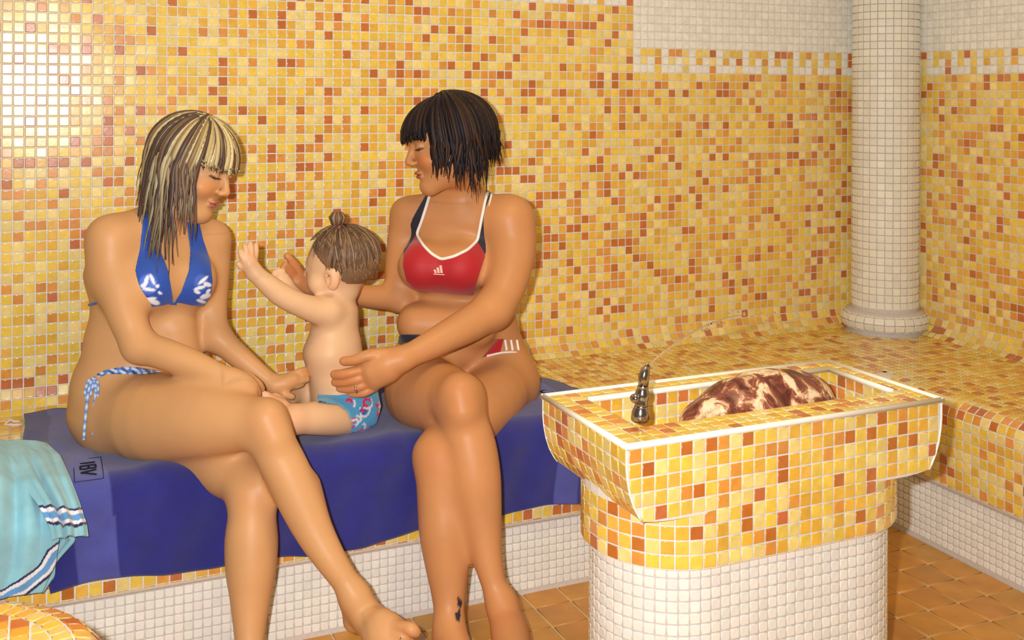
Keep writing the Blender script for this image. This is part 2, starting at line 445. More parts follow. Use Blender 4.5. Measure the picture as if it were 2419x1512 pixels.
# rounded pedestal: a stadium outline
def stadium(x0, x1, yc, r, n=20):
    pts = [(x0+r, yc-r), (x1-r, yc-r)] + arc((x1-r, yc), r, -90, 90, n) + arc((x0+r, yc), r, 90, 270, n)
    return pts
YC = (FY0+FY1)/2; RS = .166
st = stadium(1.035, 1.715, YC, RS)
def stad_tiles(st, z1, z0, pu, nrow):
    L = float(np.sum(np.hypot(*np.diff(np.array(st+[st[0]]), axis=0).T))); nu = round(L/pu); pu = L/nu; pv = (z1-z0)/nrow
    for (c, t) in sample(st+[st[0]], pu):
        for k in range(nrow):
            u_ = (t[0], t[1], 0); T((c[0], c[1], z1-(k+.5)*pv), u_, (0,0,1), (t[1], -t[0], 0), pu-G, pv-G)
stad_tiles(st, .488, .384, Pf, 4)
pos = np.array(pos); cc = yellow(len(pos), np.random.default_rng(21)); cc = cc*np.array([1.0,1.0,.95])
tiles(fount, pos, tu, tv, nn, su, sv, cc, M_GLASS, nind=300)
mb = MB()
def prism(mb, st, z0, z1):
    m = len(st); mb.add([(x,y,z0) for x,y in st]+[(x,y,z1) for x,y in st], [(i,(i+1)%m,m+(i+1)%m,m+i) for i in range(m)]+[tuple(range(m-1,-1,-1)), tuple(range(m,2*m))])
ins = lambda st, d: stadium(1.035+d, 1.715-d, YC, RS-d)
prism(mb, ins(st, .0006), .383, .52); mb.build('pedestal_band', M_GROUT, fount, smooth=False)
mb = MB(); prism(mb, ins(st, .0176), 0, .384); mb.build('pedestal_core', M_GROUTW, fount, smooth=False)
wp = empty('white_pedestal', (1.375, -1.206, 0)); wp.parent = fount; wp.matrix_parent_inverse = Matrix.Translation(fount.location).inverted()
pos, tu, tv, nn, su, sv = [], [], [], [], [], []
P3 = .0208; G_ = G; G = .0026
stad_tiles(ins(st, .017), .382, .008, P3, 18); G = G_
mbb = MB(); prism(mbb, ins(st, .0172), .0, .383); mbb.build('backing', M_GROUTW, wp, smooth=False)
tiles(wp, np.array(pos), tu, tv, nn, su, sv, white(len(pos)), M_WHITE)
# white edge trims
mb = MB()
for a, b in ((0,1),(1,2),(2,3),(3,0)):
    A = np.array([*o_[a], FZ-.001]); B = np.array([*o_[b], FZ-.001]); d = (B-A)/np.linalg.norm(B-A)*.004; mb.tube([A-d, B+d], .0058, 10)
mb.build('outer_edge_trim', M_TRIM, fount)
mb = MB()
for a, b in ((1,2),(2,3)):
    A = np.array([*i_[a], FZ-.0005]); B = np.array([*i_[b], FZ-.0005]); mb.tube([A, B], .0058, 10)
mb.build('inner_edge_trim', M_TRIM, fount)
for s, pf, yy in ((1, pl, FY0), (-1, prr, FY0), (1, pl, FY1), (-1, prr, FY1)):
    mb = MB(); mb.tube([(x, yy, z) for x, z in pf[:-2]], .0022, 8); mb.build('corner_joint', M_TRIM, fount)
# ------------------------------------------------------------------ implicit bodies
def roundcone(p, a, b, r1, r2):
    ba = b-a; l2 = float(ba@ba)+1e-12; rr = r1-r2; a2 = l2-rr*rr; il = 1/l2
    if a2 <= 1e-9: c, r = (a, r1) if r1 > r2 else (b, r2); return np.sqrt(((p-c)**2).sum(-1))-r
    pa = p-a; y = pa@ba; z = y-l2; q = pa*l2-y[...,None]*ba; x2 = (q*q).sum(-1); y2 = y*y*l2; z2 = z*z*l2; k = np.sign(rr)*rr*rr*x2
    d = (np.sqrt(x2*a2*il)+y*rr)*il-r1
    m1 = np.sign(z)*a2*z2 > k; m2 = (np.sign(y)*a2*y2 < k)&~m1
    return np.where(m1, np.sqrt(x2+z2)*il-r2, np.where(m2, np.sqrt(x2+y2)*il-r1, d))
class Sdf:
    def __init__(s): s.pr = []
    def _add(s, fn, lo, hi, k, op, r=None): s.pr.append((fn, np.asarray(lo)-k-.012, np.asarray(hi)+k+.012, k, op)); return s
    def cone(s, a, b, ra, rb, k=.02, op=0):
        a = np.asarray(a, float); b = np.asarray(b, float); ba = b-a; L = ba@ba+1e-12
        def fn(p):
            return roundcone(p, a, b, ra, rb)
        R = max(ra, rb); return s._add(fn, np.minimum(a, b)-R, np.maximum(a, b)+R, k, op)
    def chain(s, pts, k=.012, op=0, sub=3):
        """one smooth limb through (point, radius) stations"""
        P_ = np.array([p for p, _ in pts]); r_ = np.array([r for _, r in pts]); A = np.column_stack([P_, r_])
        if len(A) > 2 and sub > 1:
            E_ = np.vstack([2*A[0]-A[1], A, 2*A[-1]-A[-2]]); out = []
            for i in range(1, len(E_)-2):
                for t in np.arange(sub)/sub:
                    a, b, c, d = E_[i-1:i+3]; out.append(.5*((2*b)+(c-a)*t+(2*a-5*b+4*c-d)*t*t+(3*b-a-3*c+d)*t**3))
            A = np.array(out+[A[-1]])
        segs = [(A[i], A[i+1]) for i in range(len(A)-1)]
        def fn(p):
            shp = p.shape[:-1]; q0 = p.reshape(-1,3); best = np.full(len(q0), .2)
            for a, b in segs:
                R = max(a[3], b[3])+k+.02; lo = np.minimum(a[:3], b[:3])-R; hi = np.maximum(a[:3], b[:3])+R
                m_ = np.flatnonzero(((q0 > lo)&(q0 < hi)).all(1))
                if not len(m_): continue
                best[m_] = np.minimum(best[m_], roundcone(q0[m_], a[:3], b[:3], a[3], b[3]))
            return best.reshape(shp)
        R = A[:,3].max(); return s._add(fn, A[:,:3].min(0)-R, A[:,:3].max(0)+R, k, op)
    def ell(s, c, r, M=None, k=.02, op=0):
        """ellipsoid, M rows = its axes"""
        c = np.asarray(c, float); r = np.asarray(r, float); A = np.eye(3) if M is None else np.asarray(M, float)
        def fn(p):
            q = (p-c)@A.T; k0 = np.sqrt(((q/r)**2).sum(-1)); k1 = np.sqrt(((q/r**2)**2).sum(-1))+1e-9
            return np.where(k0 < 1e-3, -r.min(), k0*(k0-1)/k1)
        e = np.sqrt(((A*r[:,None])**2).sum(0)); return s._add(fn, c-e, c+e, k, op)
    def ecyl(s, a, b, ra, rb, lat, k=.03, op=0, pw=2.0):
        """loft of two ellipses (half width along lat, half depth) between a and b"""
        a = np.asarray(a, float); b = np.asarray(b, float); ba = b-a; L = np.linalg.norm(ba); ax = ba/L
        lat = np.asarray(lat, float); lat = lat-ax*(lat@ax); lat /= np.linalg.norm(lat); dp = np.cross(ax, lat)
        def fn(p):
            q = p-a; h = q@ax; t = np.clip(h/L, 0, 1); e = h-t*L
            rx = ra[0]+t*(rb[0]-ra[0]); ry = ra[1]+t*(rb[1]-ra[1]); rm = np.minimum(rx, ry)
            x = q@lat; y = q@dp
            return (np.sqrt((x/rx)**2+(y/ry)**2+(e/(rm*.8))**2)-1)*rm
        R = max(ra[0], rb[0], ra[1], rb[1]); return s._add(fn, np.minimum(a, b)-R, np.maximum(a, b)+R, k, op)
    def field(s, lo, h, n):
        F = np.full(n, .05, np.float32)
        ax = [lo[i]+h*np.arange(n[i]) for i in range(3)]
        for fn, l, u, k, op in s.pr:
            i0 = [max(0, int(math.floor((l[i]-lo[i])/h))) for i in range(3)]; i1 = [min(n[i], int(math.ceil((u[i]-lo[i])/h))+1) for i in range(3)]
            if any(i0[i] >= i1[i] for i in range(3)): continue
            sl = tuple(slice(i0[i], i1[i]) for i in range(3))
            g = np.stack(np.meshgrid(*[ax[i][sl[i]] for i in range(3)], indexing='ij'), -1)
            d = fn(g).astype(np.float32); f = F[sl]
            if op == 0:
                hh = np.maximum(k-np.abs(f-d), 0)/k; F[sl] = np.minimum(f, d)-hh*hh*k*.25
            else:
                d = -d; hh = np.maximum(k-np.abs(f-d), 0)/k; F[sl] = np.maximum(f, d)+hh*hh*k*.25
        return F
    def at(s, p):
        p = np.atleast_2d(np.asarray(p, float)); f = np.full(len(p), .05)
        for fn, l, u, k, op in s.pr:
            m_ = ((p > l)&(p < u)).all(1)
            if not m_.any(): continue
            d = fn(p[m_]); ff = f[m_]
            if op == 0: hh = np.maximum(k-np.abs(ff-d), 0)/k; f[m_] = np.minimum(ff, d)-hh*hh*k*.25
            else: d = -d; hh = np.maximum(k-np.abs(ff-d), 0)/k; f[m_] = np.maximum(ff, d)+hh*hh*k*.25
        return f
    def bounds(s):
        return np.min([q[1] for q in s.pr if q[4] == 0], 0), np.max([q[2] for q in s.pr if q[4] == 0], 0)
    def project(s, p, off=0.0, it=8):
        p = np.atleast_2d(np.asarray(p, float)).copy(); e = 1e-3
        for _ in range(it):
            f = s.at(p)-off; g = np.stack([(s.at(p+e*np.eye(3)[i])-s.at(p-e*np.eye(3)[i]))/(2*e) for i in range(3)], 1)
            g2 = (g*g).sum(1)[:,None]; p -= np.where(g2 > .04, f[:,None]*g/np.maximum(g2, .04), 0)
        return p
def surfnet(F, lo, h):
    s = F < 0; n = F.shape
    c = sum(s[i:n[0]-1+i, j:n[1]-1+j, k:n[2]-1+k].astype(np.int8) for i in (0,1) for j in (0,1) for k in (0,1))
    act = (c > 0)&(c < 8); ids = np.argwhere(act); idx = -np.ones(act.shape, np.int64); idx[act] = np.arange(len(ids))
    if not len(ids): return np.zeros((0,3)), np.zeros((0,4), int)
    corner = np.array([(i,j,k) for i in (0,1) for j in (0,1) for k in (0,1)])
    val = np.stack([F[tuple((ids+cc).T)] for cc in corner], 1)
    acc = np.zeros((len(ids), 3)); cnt = np.zeros(len(ids))
    for a in range(8):
        for b in range(a+1, 8):
            if np.abs(corner[a]-corner[b]).sum() != 1: continue
            va, vb = val[:,a], val[:,b]; mk = (va < 0) != (vb < 0); t = np.where(mk, va/(va-vb+1e-20), 0)
            acc += np.where(mk[:,None], corner[a]+t[:,None]*(corner[b]-corner[a]), 0); cnt += mk
    V = (ids+acc/cnt[:,None])*h+lo
    Fs = []
    for ax in range(3):
        o = [i for i in range(3) if i != ax]
        A = [slice(None)]*3; B = [slice(None)]*3; A[ax] = slice(0, n[ax]-1); B[ax] = slice(1, n[ax])
        for d in o: A[d] = B[d] = slice(1, n[d]-1)
        sa, sb = s[tuple(A)], s[tuple(B)]; e = np.argwhere(sa != sb)
        if not len(e): continue
        for d in o: e[:,d] += 1
        flip = s[tuple(e.T)]
        def cell(d0, d1):
            q = e.copy(); q[:,o[0]] -= d0; q[:,o[1]] -= d1; return idx[tuple(q.T)]
        q = np.stack([cell(1,1), cell(0,1), cell(0,0), cell(1,0)], 1)
        if ax == 1: flip = ~flip
        q[~flip] = q[~flip][:,::-1]; Fs.append(q)
    Q = np.concatenate(Fs); return V, Q[(Q >= 0).all(1)]
def mesh_sdf(S, h, fine=(), post=None, lo=None, hi=None):
    """fine: list of (lo, hi, h) boxes meshed finer; the coarse surface is left out there"""
    b0, b1 = S.bounds(); lo = b0 if lo is None else np.asarray(lo); hi = b1 if hi is None else np.asarray(hi)
    Vs, Qs = [], []; base = 0
    for (l, u, hh, boxes) in [(lo, hi, h, fine)]+[(f[0], f[1], f[2], ()) for f in fine]:
        l = np.asarray(l, float); u = np.asarray(u, float); n = tuple(int(math.ceil((u[i]-l[i])/hh))+1 for i in range(3))
        F = S.field(l, hh, n)
        if post is not None:
            g = np.stack(np.meshgrid(*[l[i]+hh*np.arange(n[i]) for i in range(3)], indexing='ij'), -1); F = post(F, g).astype(np.float32)
        V, Q = surfnet(F, l, hh)
        for f in boxes:
            cen = V[Q].mean(1); q = ((cen > np.asarray(f[0])+h*1.3)&(cen < np.asarray(f[1])-h*1.3)).all(1); Q = Q[~q]
        Vs.append(V); Qs.append(Q+base); base += len(V)
    return np.concatenate(Vs), np.concatenate(Qs)
def compact(V, Q):
    u, inv = np.unique(Q.ravel(), return_inverse=True); return V[u], inv.reshape(Q.shape)

def poly_sd(u, v, poly):
    """signed distance (pixels) to a closed outline"""
    poly = np.asarray(poly, float); d = np.full(u.shape, 1e9); s = np.zeros(u.shape, bool); n = len(poly)
    for i in range(n):
        a, b = poly[i], poly[(i+1) % n]; e = b-a; L = e@e+1e-9
        t = np.clip(((u-a[0])*e[0]+(v-a[1])*e[1])/L, 0, 1); d = np.minimum(d, (u-a[0]-t*e[0])**2+(v-a[1]-t*e[1])**2)
        cnd = ((a[1] > v) != (b[1] > v))&(u < (b[0]-a[0])*(v-a[1])/(b[1]-a[1]+1e-12)+a[0]); s ^= cnd
    d = np.sqrt(d); return np.where(s, -d, d)
def garment(name, S, poly, cen, fwd, mtl, parent, t=.0035, h=.0028, color=(1,1,1), reach=.2, extra=None):
    """a panel of cloth lying on the body, cut to an outline drawn on its front"""
    P0 = np.array([J(a, b, cen[1]) for a, b in poly]); lo = P0.min(0)-reach; hi = P0.max(0)+reach
    b0, b1 = S.bounds(); lo = np.maximum(lo, b0); hi = np.minimum(hi, b1)
    lo[2] = max(lo[2], P0[:,2].min()-.05); hi[2] = min(hi[2], P0[:,2].max()+.05)
    fwd = np.asarray(fwd, float)
    def post(F, g):
        d = g-CAM; z = d@FW; uu = 1209.5+CF*(d@RT)/z; vv = CPY-CF*(d@UP)/z
        ps = poly_sd(uu, vv, poly)*z/CF
        sh = np.maximum(F-t, -(F+.002)); out = np.maximum(np.maximum(sh, ps), -((g-np.asarray(cen))@fwd))
        return out if extra is None else np.maximum(out, extra(g))
    V, Q = mesh_sdf(S, h, post=post, lo=lo, hi=hi); V, Q = compact(V, Q)
    cp_ = np.arange(len(V))
    for _ in range(4000):                                # keep only the largest connected piece
        mn = cp_[Q].min(1); nw_ = cp_.copy(); np.minimum.at(nw_, Q.ravel(), np.repeat(mn, 4)); nw_ = nw_[nw_]
        if (nw_ == cp_).all(): break
        cp_ = nw_
    big = np.bincount(cp_).argmax(); V, Q = compact(V, Q[cp_[Q[:,0]] == big])
    if callable(color): c = color(V)
    else: c = np.tile(color, (len(V),1))
    me = mesh_np(name, V, Q, c); return link(name, me, mtl, parent)
def W(p, r):                                   # radius given in pixels at a point
    return r*((np.asarray(p)-CAM)@FW)/CF
def JR(*a):                                    # (u, v, y, r px) -> (point, radius)
    out = []
    for (u, v, y, r) in a:
        p = J(u, v, y); out.append((p, W(p, r)))
    return out
def unit(v): v = np.asarray(v, float); return v/np.linalg.norm(v)
class HeadFrame:
    def __init__(s, c, fwd, up, sc=1.0):
        s.c = np.asarray(c, float); s.f = unit(fwd); s.u = unit(np.asarray(up)-s.f*(np.asarray(up)@s.f)); s.l = np.cross(s.u, s.f); s.s = sc
    def p(s, x, y, z): return s.c+s.s*(x*s.l+y*s.f+z*s.u)
    def M(s): return np.array([s.l, s.f, s.u])
    def loc(s, P): return ((np.asarray(P)-s.c)@s.M().T)/s.s
def head(S, H, baby=False, nose=1.0):
    M = H.M(); q = H.s
    def E(c, r, k=.012, op=0): S.ell(H.p(*c), np.array(r)*q, M, k*q, op)
    def Cn(a, b, ra, rb, k=.01, op=0): S.cone(H.p(*a), H.p(*b), ra*q, rb*q, k*q, op)
    if baby:
        E((0,-.018,.022), (.074,.088,.072)); E((0,.022,-.012), (.058,.054,.062), .02); E((0,.040,-.052), (.030,.026,.022), .02)
        for x in (-1,1): E((x*.036,.040,-.030), (.028,.026,.026), .014); E((x*.069,-.004,-.016), (.010,.018,.027), .006); E((x*.072,.004,-.016), (.006,.009,.014), .004, 1)
        Cn((0,.066,.004), (0,.078,-.014), .009, .009, .010); E((0,.070,-.036), (.017,.010,.006), .005); E((0,.068,-.044), (.014,.010,.006), .005)
        for x in (-1,1): E((x*.026,.081,.004), (.013,.010,.009), .010, 1); E((x*.026,.062,.004), (.011,.011,.009), .004)
        return
    E((0,-.018,.035), (.076,.096,.082)); E((0,.022,-.010), (.062,.068,.088), .02)
    Cn((0,.005,-.052), (0,.068,-.089), .045, .019, .03)
    for x in (-1,1):
        Cn((x*.050,-.012,-.045), (x*.012,.066,-.091), .018, .015, .025)
        E((x*.036,.060,-.024), (.026,.024,.022), .02); E((x*.030,.078,.036), (.026,.014,.010), .015)
        E((x*.030,.101,.016), (.018,.014,.011), .012, 1); E((x*.030,.074,.015), (.0135,.0135,.012), .004)
        E((x*.010,.098,-.024), (.0065,.009,.006), .006); E((x*.006,.101,-.0295), (.0035,.006,.003), .003, 1)
        E((x*.076,-.008,-.008), (.010,.018,.031), .006); E((x*.082,-.002,-.006), (.006,.009,.016), .004, 1)
    Cn((0,.086,.022), (0,.105*nose,-.014), .007, .0085, .010); E((0,.106*nose,-.019), (.0095,.0095,.008), .007)
    E((0,.089,-.050), (.021,.009,.0045), .007); E((0,.0855,-.0600), (.017,.010,.0055), .007); E((0,.098,-.0552), (.023,.010,.0009), .003, 1)
def face_tint(V, H, base, lipc, brow=None, blush=.0, lash=(.04,.025,.02), baby=False):
    L = H.loc(V); c = np.tile(base, (len(V),1)).astype(float)
    near = (np.abs(L) < .2).all(1)
    def blend(m_, col): c[:] = c*(1-m_[:,None])+m_[:,None]*np.asarray(col)
    def sp(x, y, z, rx, ry, rz, hard=2.0):
        d = np.sqrt(((L[:,0]-x)/rx)**2+((L[:,1]-y)/ry)**2+((L[:,2]-z)/rz)**2); return np.clip((1.25-d)*hard, 0, 1)*near
    if baby:
        blend(sp(0,.078,-.040,.017,.014,.009,3)*.8, lipc)
        for x in (-1,1):
            blend(sp(x*.036,.058,-.03,.024,.03,.022)*.35, base*np.array([1.05,.72,.66])); blend(sp(x*.026,.074,.004,.009,.01,.0045,3), lash)
            blend(sp(x*.070,-.004,-.016,.02,.02,.03)*.3, base*np.array([1.05,.7,.62]))
        return c
    blend(sp(0,.095,-.056,.019,.014,.0085,4), lipc)
    for x in (-1,1):
        blend(sp(x*.038,.066,-.022,.024,.03,.02)*blush, base*np.array([1.08,.66,.56]))
        blend(sp(x*.030,.092,.008,.016,.014,.0028,5), lash); blend(sp(x*.043,.085,.010,.006,.014,.0035,5)*.8, lash)
        if brow is not None: blend(sp(x*.032,.09,.036,.022,.02,.0045,4)*.85, brow)
    blend(sp(0,.112,-.022,.016,.014,.012)*.35, base*np.array([1.1,.72,.62]))
    return c
def lock_set(H, mb, roots, cols, wid=.006, seed=1, n=11, flat=.45):
    """roots: list of dicts(az, start, end, L, dr, R, lift) : az azimuth from the face (0) round, slides down the skull then hangs"""
    r_ = np.random.default_rng(seed)
    for i, q in enumerate(roots):
        az = math.radians(q['az']); pts = []; R = np.array(q.get('R', (.088,.108,.096)))+r_.uniform(0, q.get('vol', .007))
        saz = q.get('swirl', 0)
        a0, a1 = math.radians(q.get('start', 5)), math.radians(q['end'])
        n1 = 10
        for t in np.linspace(0, 1, n1):
            a = a0+(a1-a0)*t; d = math.sin(az+saz*t), math.cos(az+saz*t)
            loc = np.array([R[0]*math.sin(a)*d[0], -.016+R[1]*math.sin(a)*d[1], .030+R[2]*math.cos(a)])
            pts.append(H.p(*loc))
        last = pts[-1]; dirv = unit(pts[-1]-pts[-2]); Lh = q.get('L', 0)
        if Lh:
            m_ = 7; tgt = unit(np.asarray(q.get('dir', (0,0,-1)), float))
            p = last.copy()
            for t in range(m_):
                f = min(1, (t+1)/2.5); dd = unit(dirv*(1-f)+tgt*f); p = p+dd*Lh/m_+r_.normal(0, .0016, 3)*min(1, Lh/.08)+q.get('wave', 0)*math.sin(t*1.6+i)*H.f; pts.append(p.copy())
        m_ = len(pts); w_ = q.get('w', wid)
        rad = [w_*(.55+.45*min(1, k/3))*(1 if k < m_-5 else max(.12, (m_-1-k)/4.5)) for k in range(m_)]
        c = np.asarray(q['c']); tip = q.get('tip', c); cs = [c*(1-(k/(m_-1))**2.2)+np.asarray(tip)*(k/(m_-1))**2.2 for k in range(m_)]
        mid = np.mean(pts, 0)-H.p(0,-.016,.0)
        mb.tube(pts, rad, 7, col=c, flat=flat, fdir=unit(mid), cols=cs)
def boxof(pts, m_=.05):
    a = np.array(pts); return a.min(0)-m_, a.max(0)+m_

def onto(S, pts, off=0.0, z0=1.6, z1=3.1):
    """points of the surface seen at the given picture positions"""
    out = []
    for u, v in pts:
        d = FW*CF+RT*(u-1209.5)-UP*(v-CPY); d = d/CF; z = np.arange(z0, z1, .006); P_ = CAM+d*z[:,None]; f = S.at(P_)-off
        k = np.flatnonzero(f < 0)
        if not len(k): continue
        a, b = z[max(k[0]-1, 0)], z[k[0]]
        for _ in range(12):
            m_ = (a+b)/2
            if S.at(CAM+d*m_)[0]-off < 0: b = m_
            else: a = m_
        out.append(CAM+d*a)
    return np.array(out)
def densify(pts, n):
    p = np.array(pts, float); d = np.concatenate([[0], np.cumsum(np.hypot(*np.diff(p, axis=0).T))]); t = np.linspace(0, d[-1], n)
    return np.stack([np.interp(t, d, p[:,0]), np.interp(t, d, p[:,1])], 1)
# ------------------------------------------------------------------ the three people
M_SKIN = mat('skin', attr=True, rough=0.45, noise=(9, .95, 1.05), sss=0.12, bump=(260, .05, .001), spec=.32)
M_CLOTH = mat('swim_fabric', attr=True, rough=0.6, bump=(700, .15, .0006), sheen=.2)
M_HAIR = mat('hair', attr=True, rough=0.42, spec=.4)
M_HAIRD = mat('dark_hair', attr=True, rough=0.5, spec=.22)
M_NAIL = mat('nail', lin((225,160,140)), rough=0.25)
M_CHROME = mat('polished_metal', (.62,.60,.60), rough=0.12, metal=1.0)
RTN, ZZ = RT, np.array([0,0,1.0])
def person(name, S, H, h, fine, tintf, label, loc):
    t = empty('person', loc); tag(t, label, 'person')
    V, Q = mesh_sdf(S, h, fine); c = tintf(V)
    me = mesh_np('body', V, Q, c); link('body', me, M_SKIN, t)
    return t
def spot(V, c, p, r, col, a=1.0):
    d = np.linalg.norm(V-np.asarray(p), axis=1)/r; m_ = np.clip(1.2-d, 0, 1)*a; m_ = np.minimum(m_, a)
    c[:] = c*(1-m_[:,None])+m_[:,None]*np.asarray(col)
def fingers(S, lst, k=.004):
    for f in lst: S.chain(JR(*f), k)

# ---- woman with streaked blond hair -------------------------------------------------
A = Sdf()
LAT = unit((.956,.29,0)); FWB = np.array([LAT[1], -LAT[0], 0])
pel = J(335, 955, -.32); wai = J(345, 800, -.335); che = J(360, 650, -.35); upc = J(378, 560, -.355)
A.ecyl(pel, pel+(wai-pel)*.45, (.165,.112), (.150,.102), LAT, .03)
A.ecyl(pel+(wai-pel)*.4, wai, (.150,.102), (.128,.088), LAT, .04)
A.ecyl(wai, che, (.126,.086), (.142,.098), LAT, .04)
A.ecyl(che, upc, (.142,.096), (.120,.066), LAT, .04)
nk0 = J(390, 520, -.36); nk1 = J(432, 455, -.375)
A.cone(nk0, nk1, .050, .047, .03)
shR, shL = J(262, 566, -.405), J(497, 566, -.325)
A.cone(upc+LAT*-.03+ZZ*.02, shR+ZZ*.004, .050, .046, .035); A.cone(upc+LAT*.03+ZZ*.02, shL+ZZ*.004, .048, .040, .035)
for s_, pp in ((-1, J(354, 668, -.435)), (1, J(453, 664, -.405))):
    A.ell(pp, (.054,.050,.054), None, .035)
A.cone(J(420, 780, -.40), J(425, 845, -.40), .035, .045, .04)
AT = Sdf(); AT.pr = list(A.pr)
# right arm, resting over the crossed knee
A.chain(JR((262,568,-.405,52), (263,625,-.42,50), (285,700,-.45,47), (308,770,-.48,42), (328,818,-.50,37)), .03)
A.chain(JR((328,818,-.50,37), (395,838,-.54,36), (460,862,-.575,32), (520,886,-.61,25), (548,896,-.62,24)), .02)
A.chain(JR((545,896,-.62,25), (572,905,-.63,26), (588,915,-.635,22)), .012)
fingers(A, [[(575,903,-.635,13),(598,913,-.64,11),(608,930,-.625,9.5),(600,938,-.60,8)],
            [(580,912,-.635,12),(592,926,-.64,10),(586,938,-.625,9)], [(572,915,-.635,11),(574,930,-.64,9.5),(566,938,-.63,8)],
            [(560,915,-.635,10),(554,928,-.64,8.5),(547,934,-.63,7.5)], [(556,885,-.61,11),(585,888,-.61,10),(610,906,-.60,9),(618,918,-.59,8)]])
# left arm, hand round the child's far knee
A.chain(JR((498,570,-.325,40), (508,620,-.33,34), (505,700,-.35,32), (506,765,-.375,31), (515,798,-.39,30)), .03)
A.chain(JR((515,798,-.39,30), (560,838,-.42,28), (610,880,-.45,23), (650,910,-.47,20)), .02)
A.chain(JR((650,910,-.47,20), (672,906,-.475,22), (690,898,-.475,19)), .012)
fingers(A, [[(685,888,-.47,9),(708,878,-.47,8.5),(728,872,-.45,7.5)], [(688,896,-.475,9),(712,888,-.475,8.5),(730,884,-.455,7.5)],
            [(686,904,-.475,9),(708,900,-.48,8.5),(724,897,-.47,7.5)], [(680,912,-.475,8.5),(698,912,-.48,8),(712,908,-.475,7)],
            [(664,918,-.48,10),(674,932,-.49,9),(690,938,-.49,8)]])
# hips and the crossed right leg
hipR = pel-LAT*.085+ZZ*-.02; hipL = pel+LAT*.085+ZZ*-.02
A.ell(J(285, 985, -.34), (.098,.125,.098), None, .04); A.ell(J(395, 975, -.29), (.10,.125,.098), None, .04)
A.chain(JR((290,978,-.38,84), (355,985,-.47,103), (430,988,-.55,95), (500,992,-.62,84), (570,997,-.68,64), (622,1000,-.715,50)), .03)
A.chain(JR((622,1002,-.715,50), (645,1050,-.735,52), (678,1115,-.755,53), (710,1185,-.775,51), (742,1255,-.80,44), (780,1320,-.83,36), (815,1372,-.85,31), (835,1405,-.86,31)), .03)
A.cone(J(632,985,-.74), J(650,1030,-.755), .030, .026, .03)
A.cone(J(720,1150,-.735), J(745,1230,-.755), .030, .022, .035)
A.chain(JR((838,1408,-.86,32), (862,1450,-.875,38), (888,1478,-.905,42), (908,1500,-.935,45)), .025)
A.chain(JR((830,1418,-.845,24), (838,1465,-.84,28)), .02)
A.chain(JR((905,1470,-.93,27), (950,1488,-.965,20)), .02)
A.chain(JR((895,1500,-.93,32), (925,1528,-.97,26)), .02)
fingers(A, [[(938,1482,-.965,17),(958,1482,-.985,14),(972,1487,-.995,15.5),(982,1493,-.995,12)], [(935,1503,-.975,13),(955,1506,-.99,10),(968,1514,-.985,10)],
            [(925,1520,-.975,12),(945,1525,-.99,9),(957,1532,-.985,9)], [(915,1534,-.97,12),(934,1540,-.985,9),(944,1547,-.98,8.5)], [(905,1545,-.96,11),(920,1553,-.97,9),(929,1560,-.97,8)]], .006)
# supporting left leg
A.chain(JR((395,985,-.33,85), (450,1030,-.45,88), (520,1085,-.57,76), (570,1130,-.65,60), (597,1165,-.695,52)), .03)
kn = (597,1165,-.695,52)
A.chain(JR(kn, (595,1215,-.71,54), (594,1275,-.72,62), (593,1340,-.735,59), (592,1400,-.75,49), (590,1470,-.77,39), (589,1530,-.79,32), (590,1590,-.81,29)), .03)
an = JZ(590,1600,.085); 
ankle = J(590,1600,-.815)
ft0 = np.array([ankle[0], ankle[1]-.0, .085])
A.chain([(J(590,1590,-.81), .030), (ft0, .030), (ft0+[.0,-.06,-.035], .032), (ft0+[.01,-.14,-.058], .026)], .02)
A.cone(ft0+[0,.03,-.055], ft0+[0,0,-.03], .028, .028, .02)
for i in range(5):
    a_ = ft0+[-.03+.016*i, -.135, -.062]; A.chain([(a_, .012), (a_+[.004,-.03,-.003], .0095 if i else .012), (a_+[.004,-.045,-.009], .009)], .006)
fwA = unit(.88*RT - .38*ZZ + .27*TOCAM); upA = ZZ+.38*RT
HA = HeadFrame(J(457, 397, -.385), fwA, upA, .96)
head(A, HA)
A.cone(nk1, HA.p(0,-.03,-.06), .047, .05, .03)
baseA = lin((205,154,104))
def tintA(V):
    c = face_tint(V, HA, baseA, lin((186,104,92)), lin((120,88,60)), .45)
    for p, r, a in ((J(625,1000,-.76), .05, .25), (J(597,1160,-.75), .05, .3), (J(600,925,-.65), .05, .25), (J(700,895,-.5), .05, .2), (J(960,1500,-1.0), .06, .35)):
        spot(V, c, p, r, baseA*[1.02,.74,.66], a)
    return c
hb = lambda pts, m_=.03: (*boxof(pts, m_),)
fineA = [(*boxof([HA.p(-.085,-.02,-.12), HA.p(.085,.125,.05), HA.p(-.085,.125,.05), HA.p(.085,-.02,-.12), HA.p(0,.125,-.12)], .01), .0022),
         (*boxof([J(545,880,-.63), J(625,945,-.60)], .022), .0023), (*boxof([J(655,865,-.47), J(735,945,-.47)], .02), .0023),
         (*boxof([J(895,1460,-.93), J(990,1570,-.99)], .03), .0026)]
wom1 = person('woman', A, HA, .0048, fineA, tintA, 'woman with streaked blond hair in blue halter bikini sitting with crossed legs on blue towel', (pel[0], pel[1], .42))
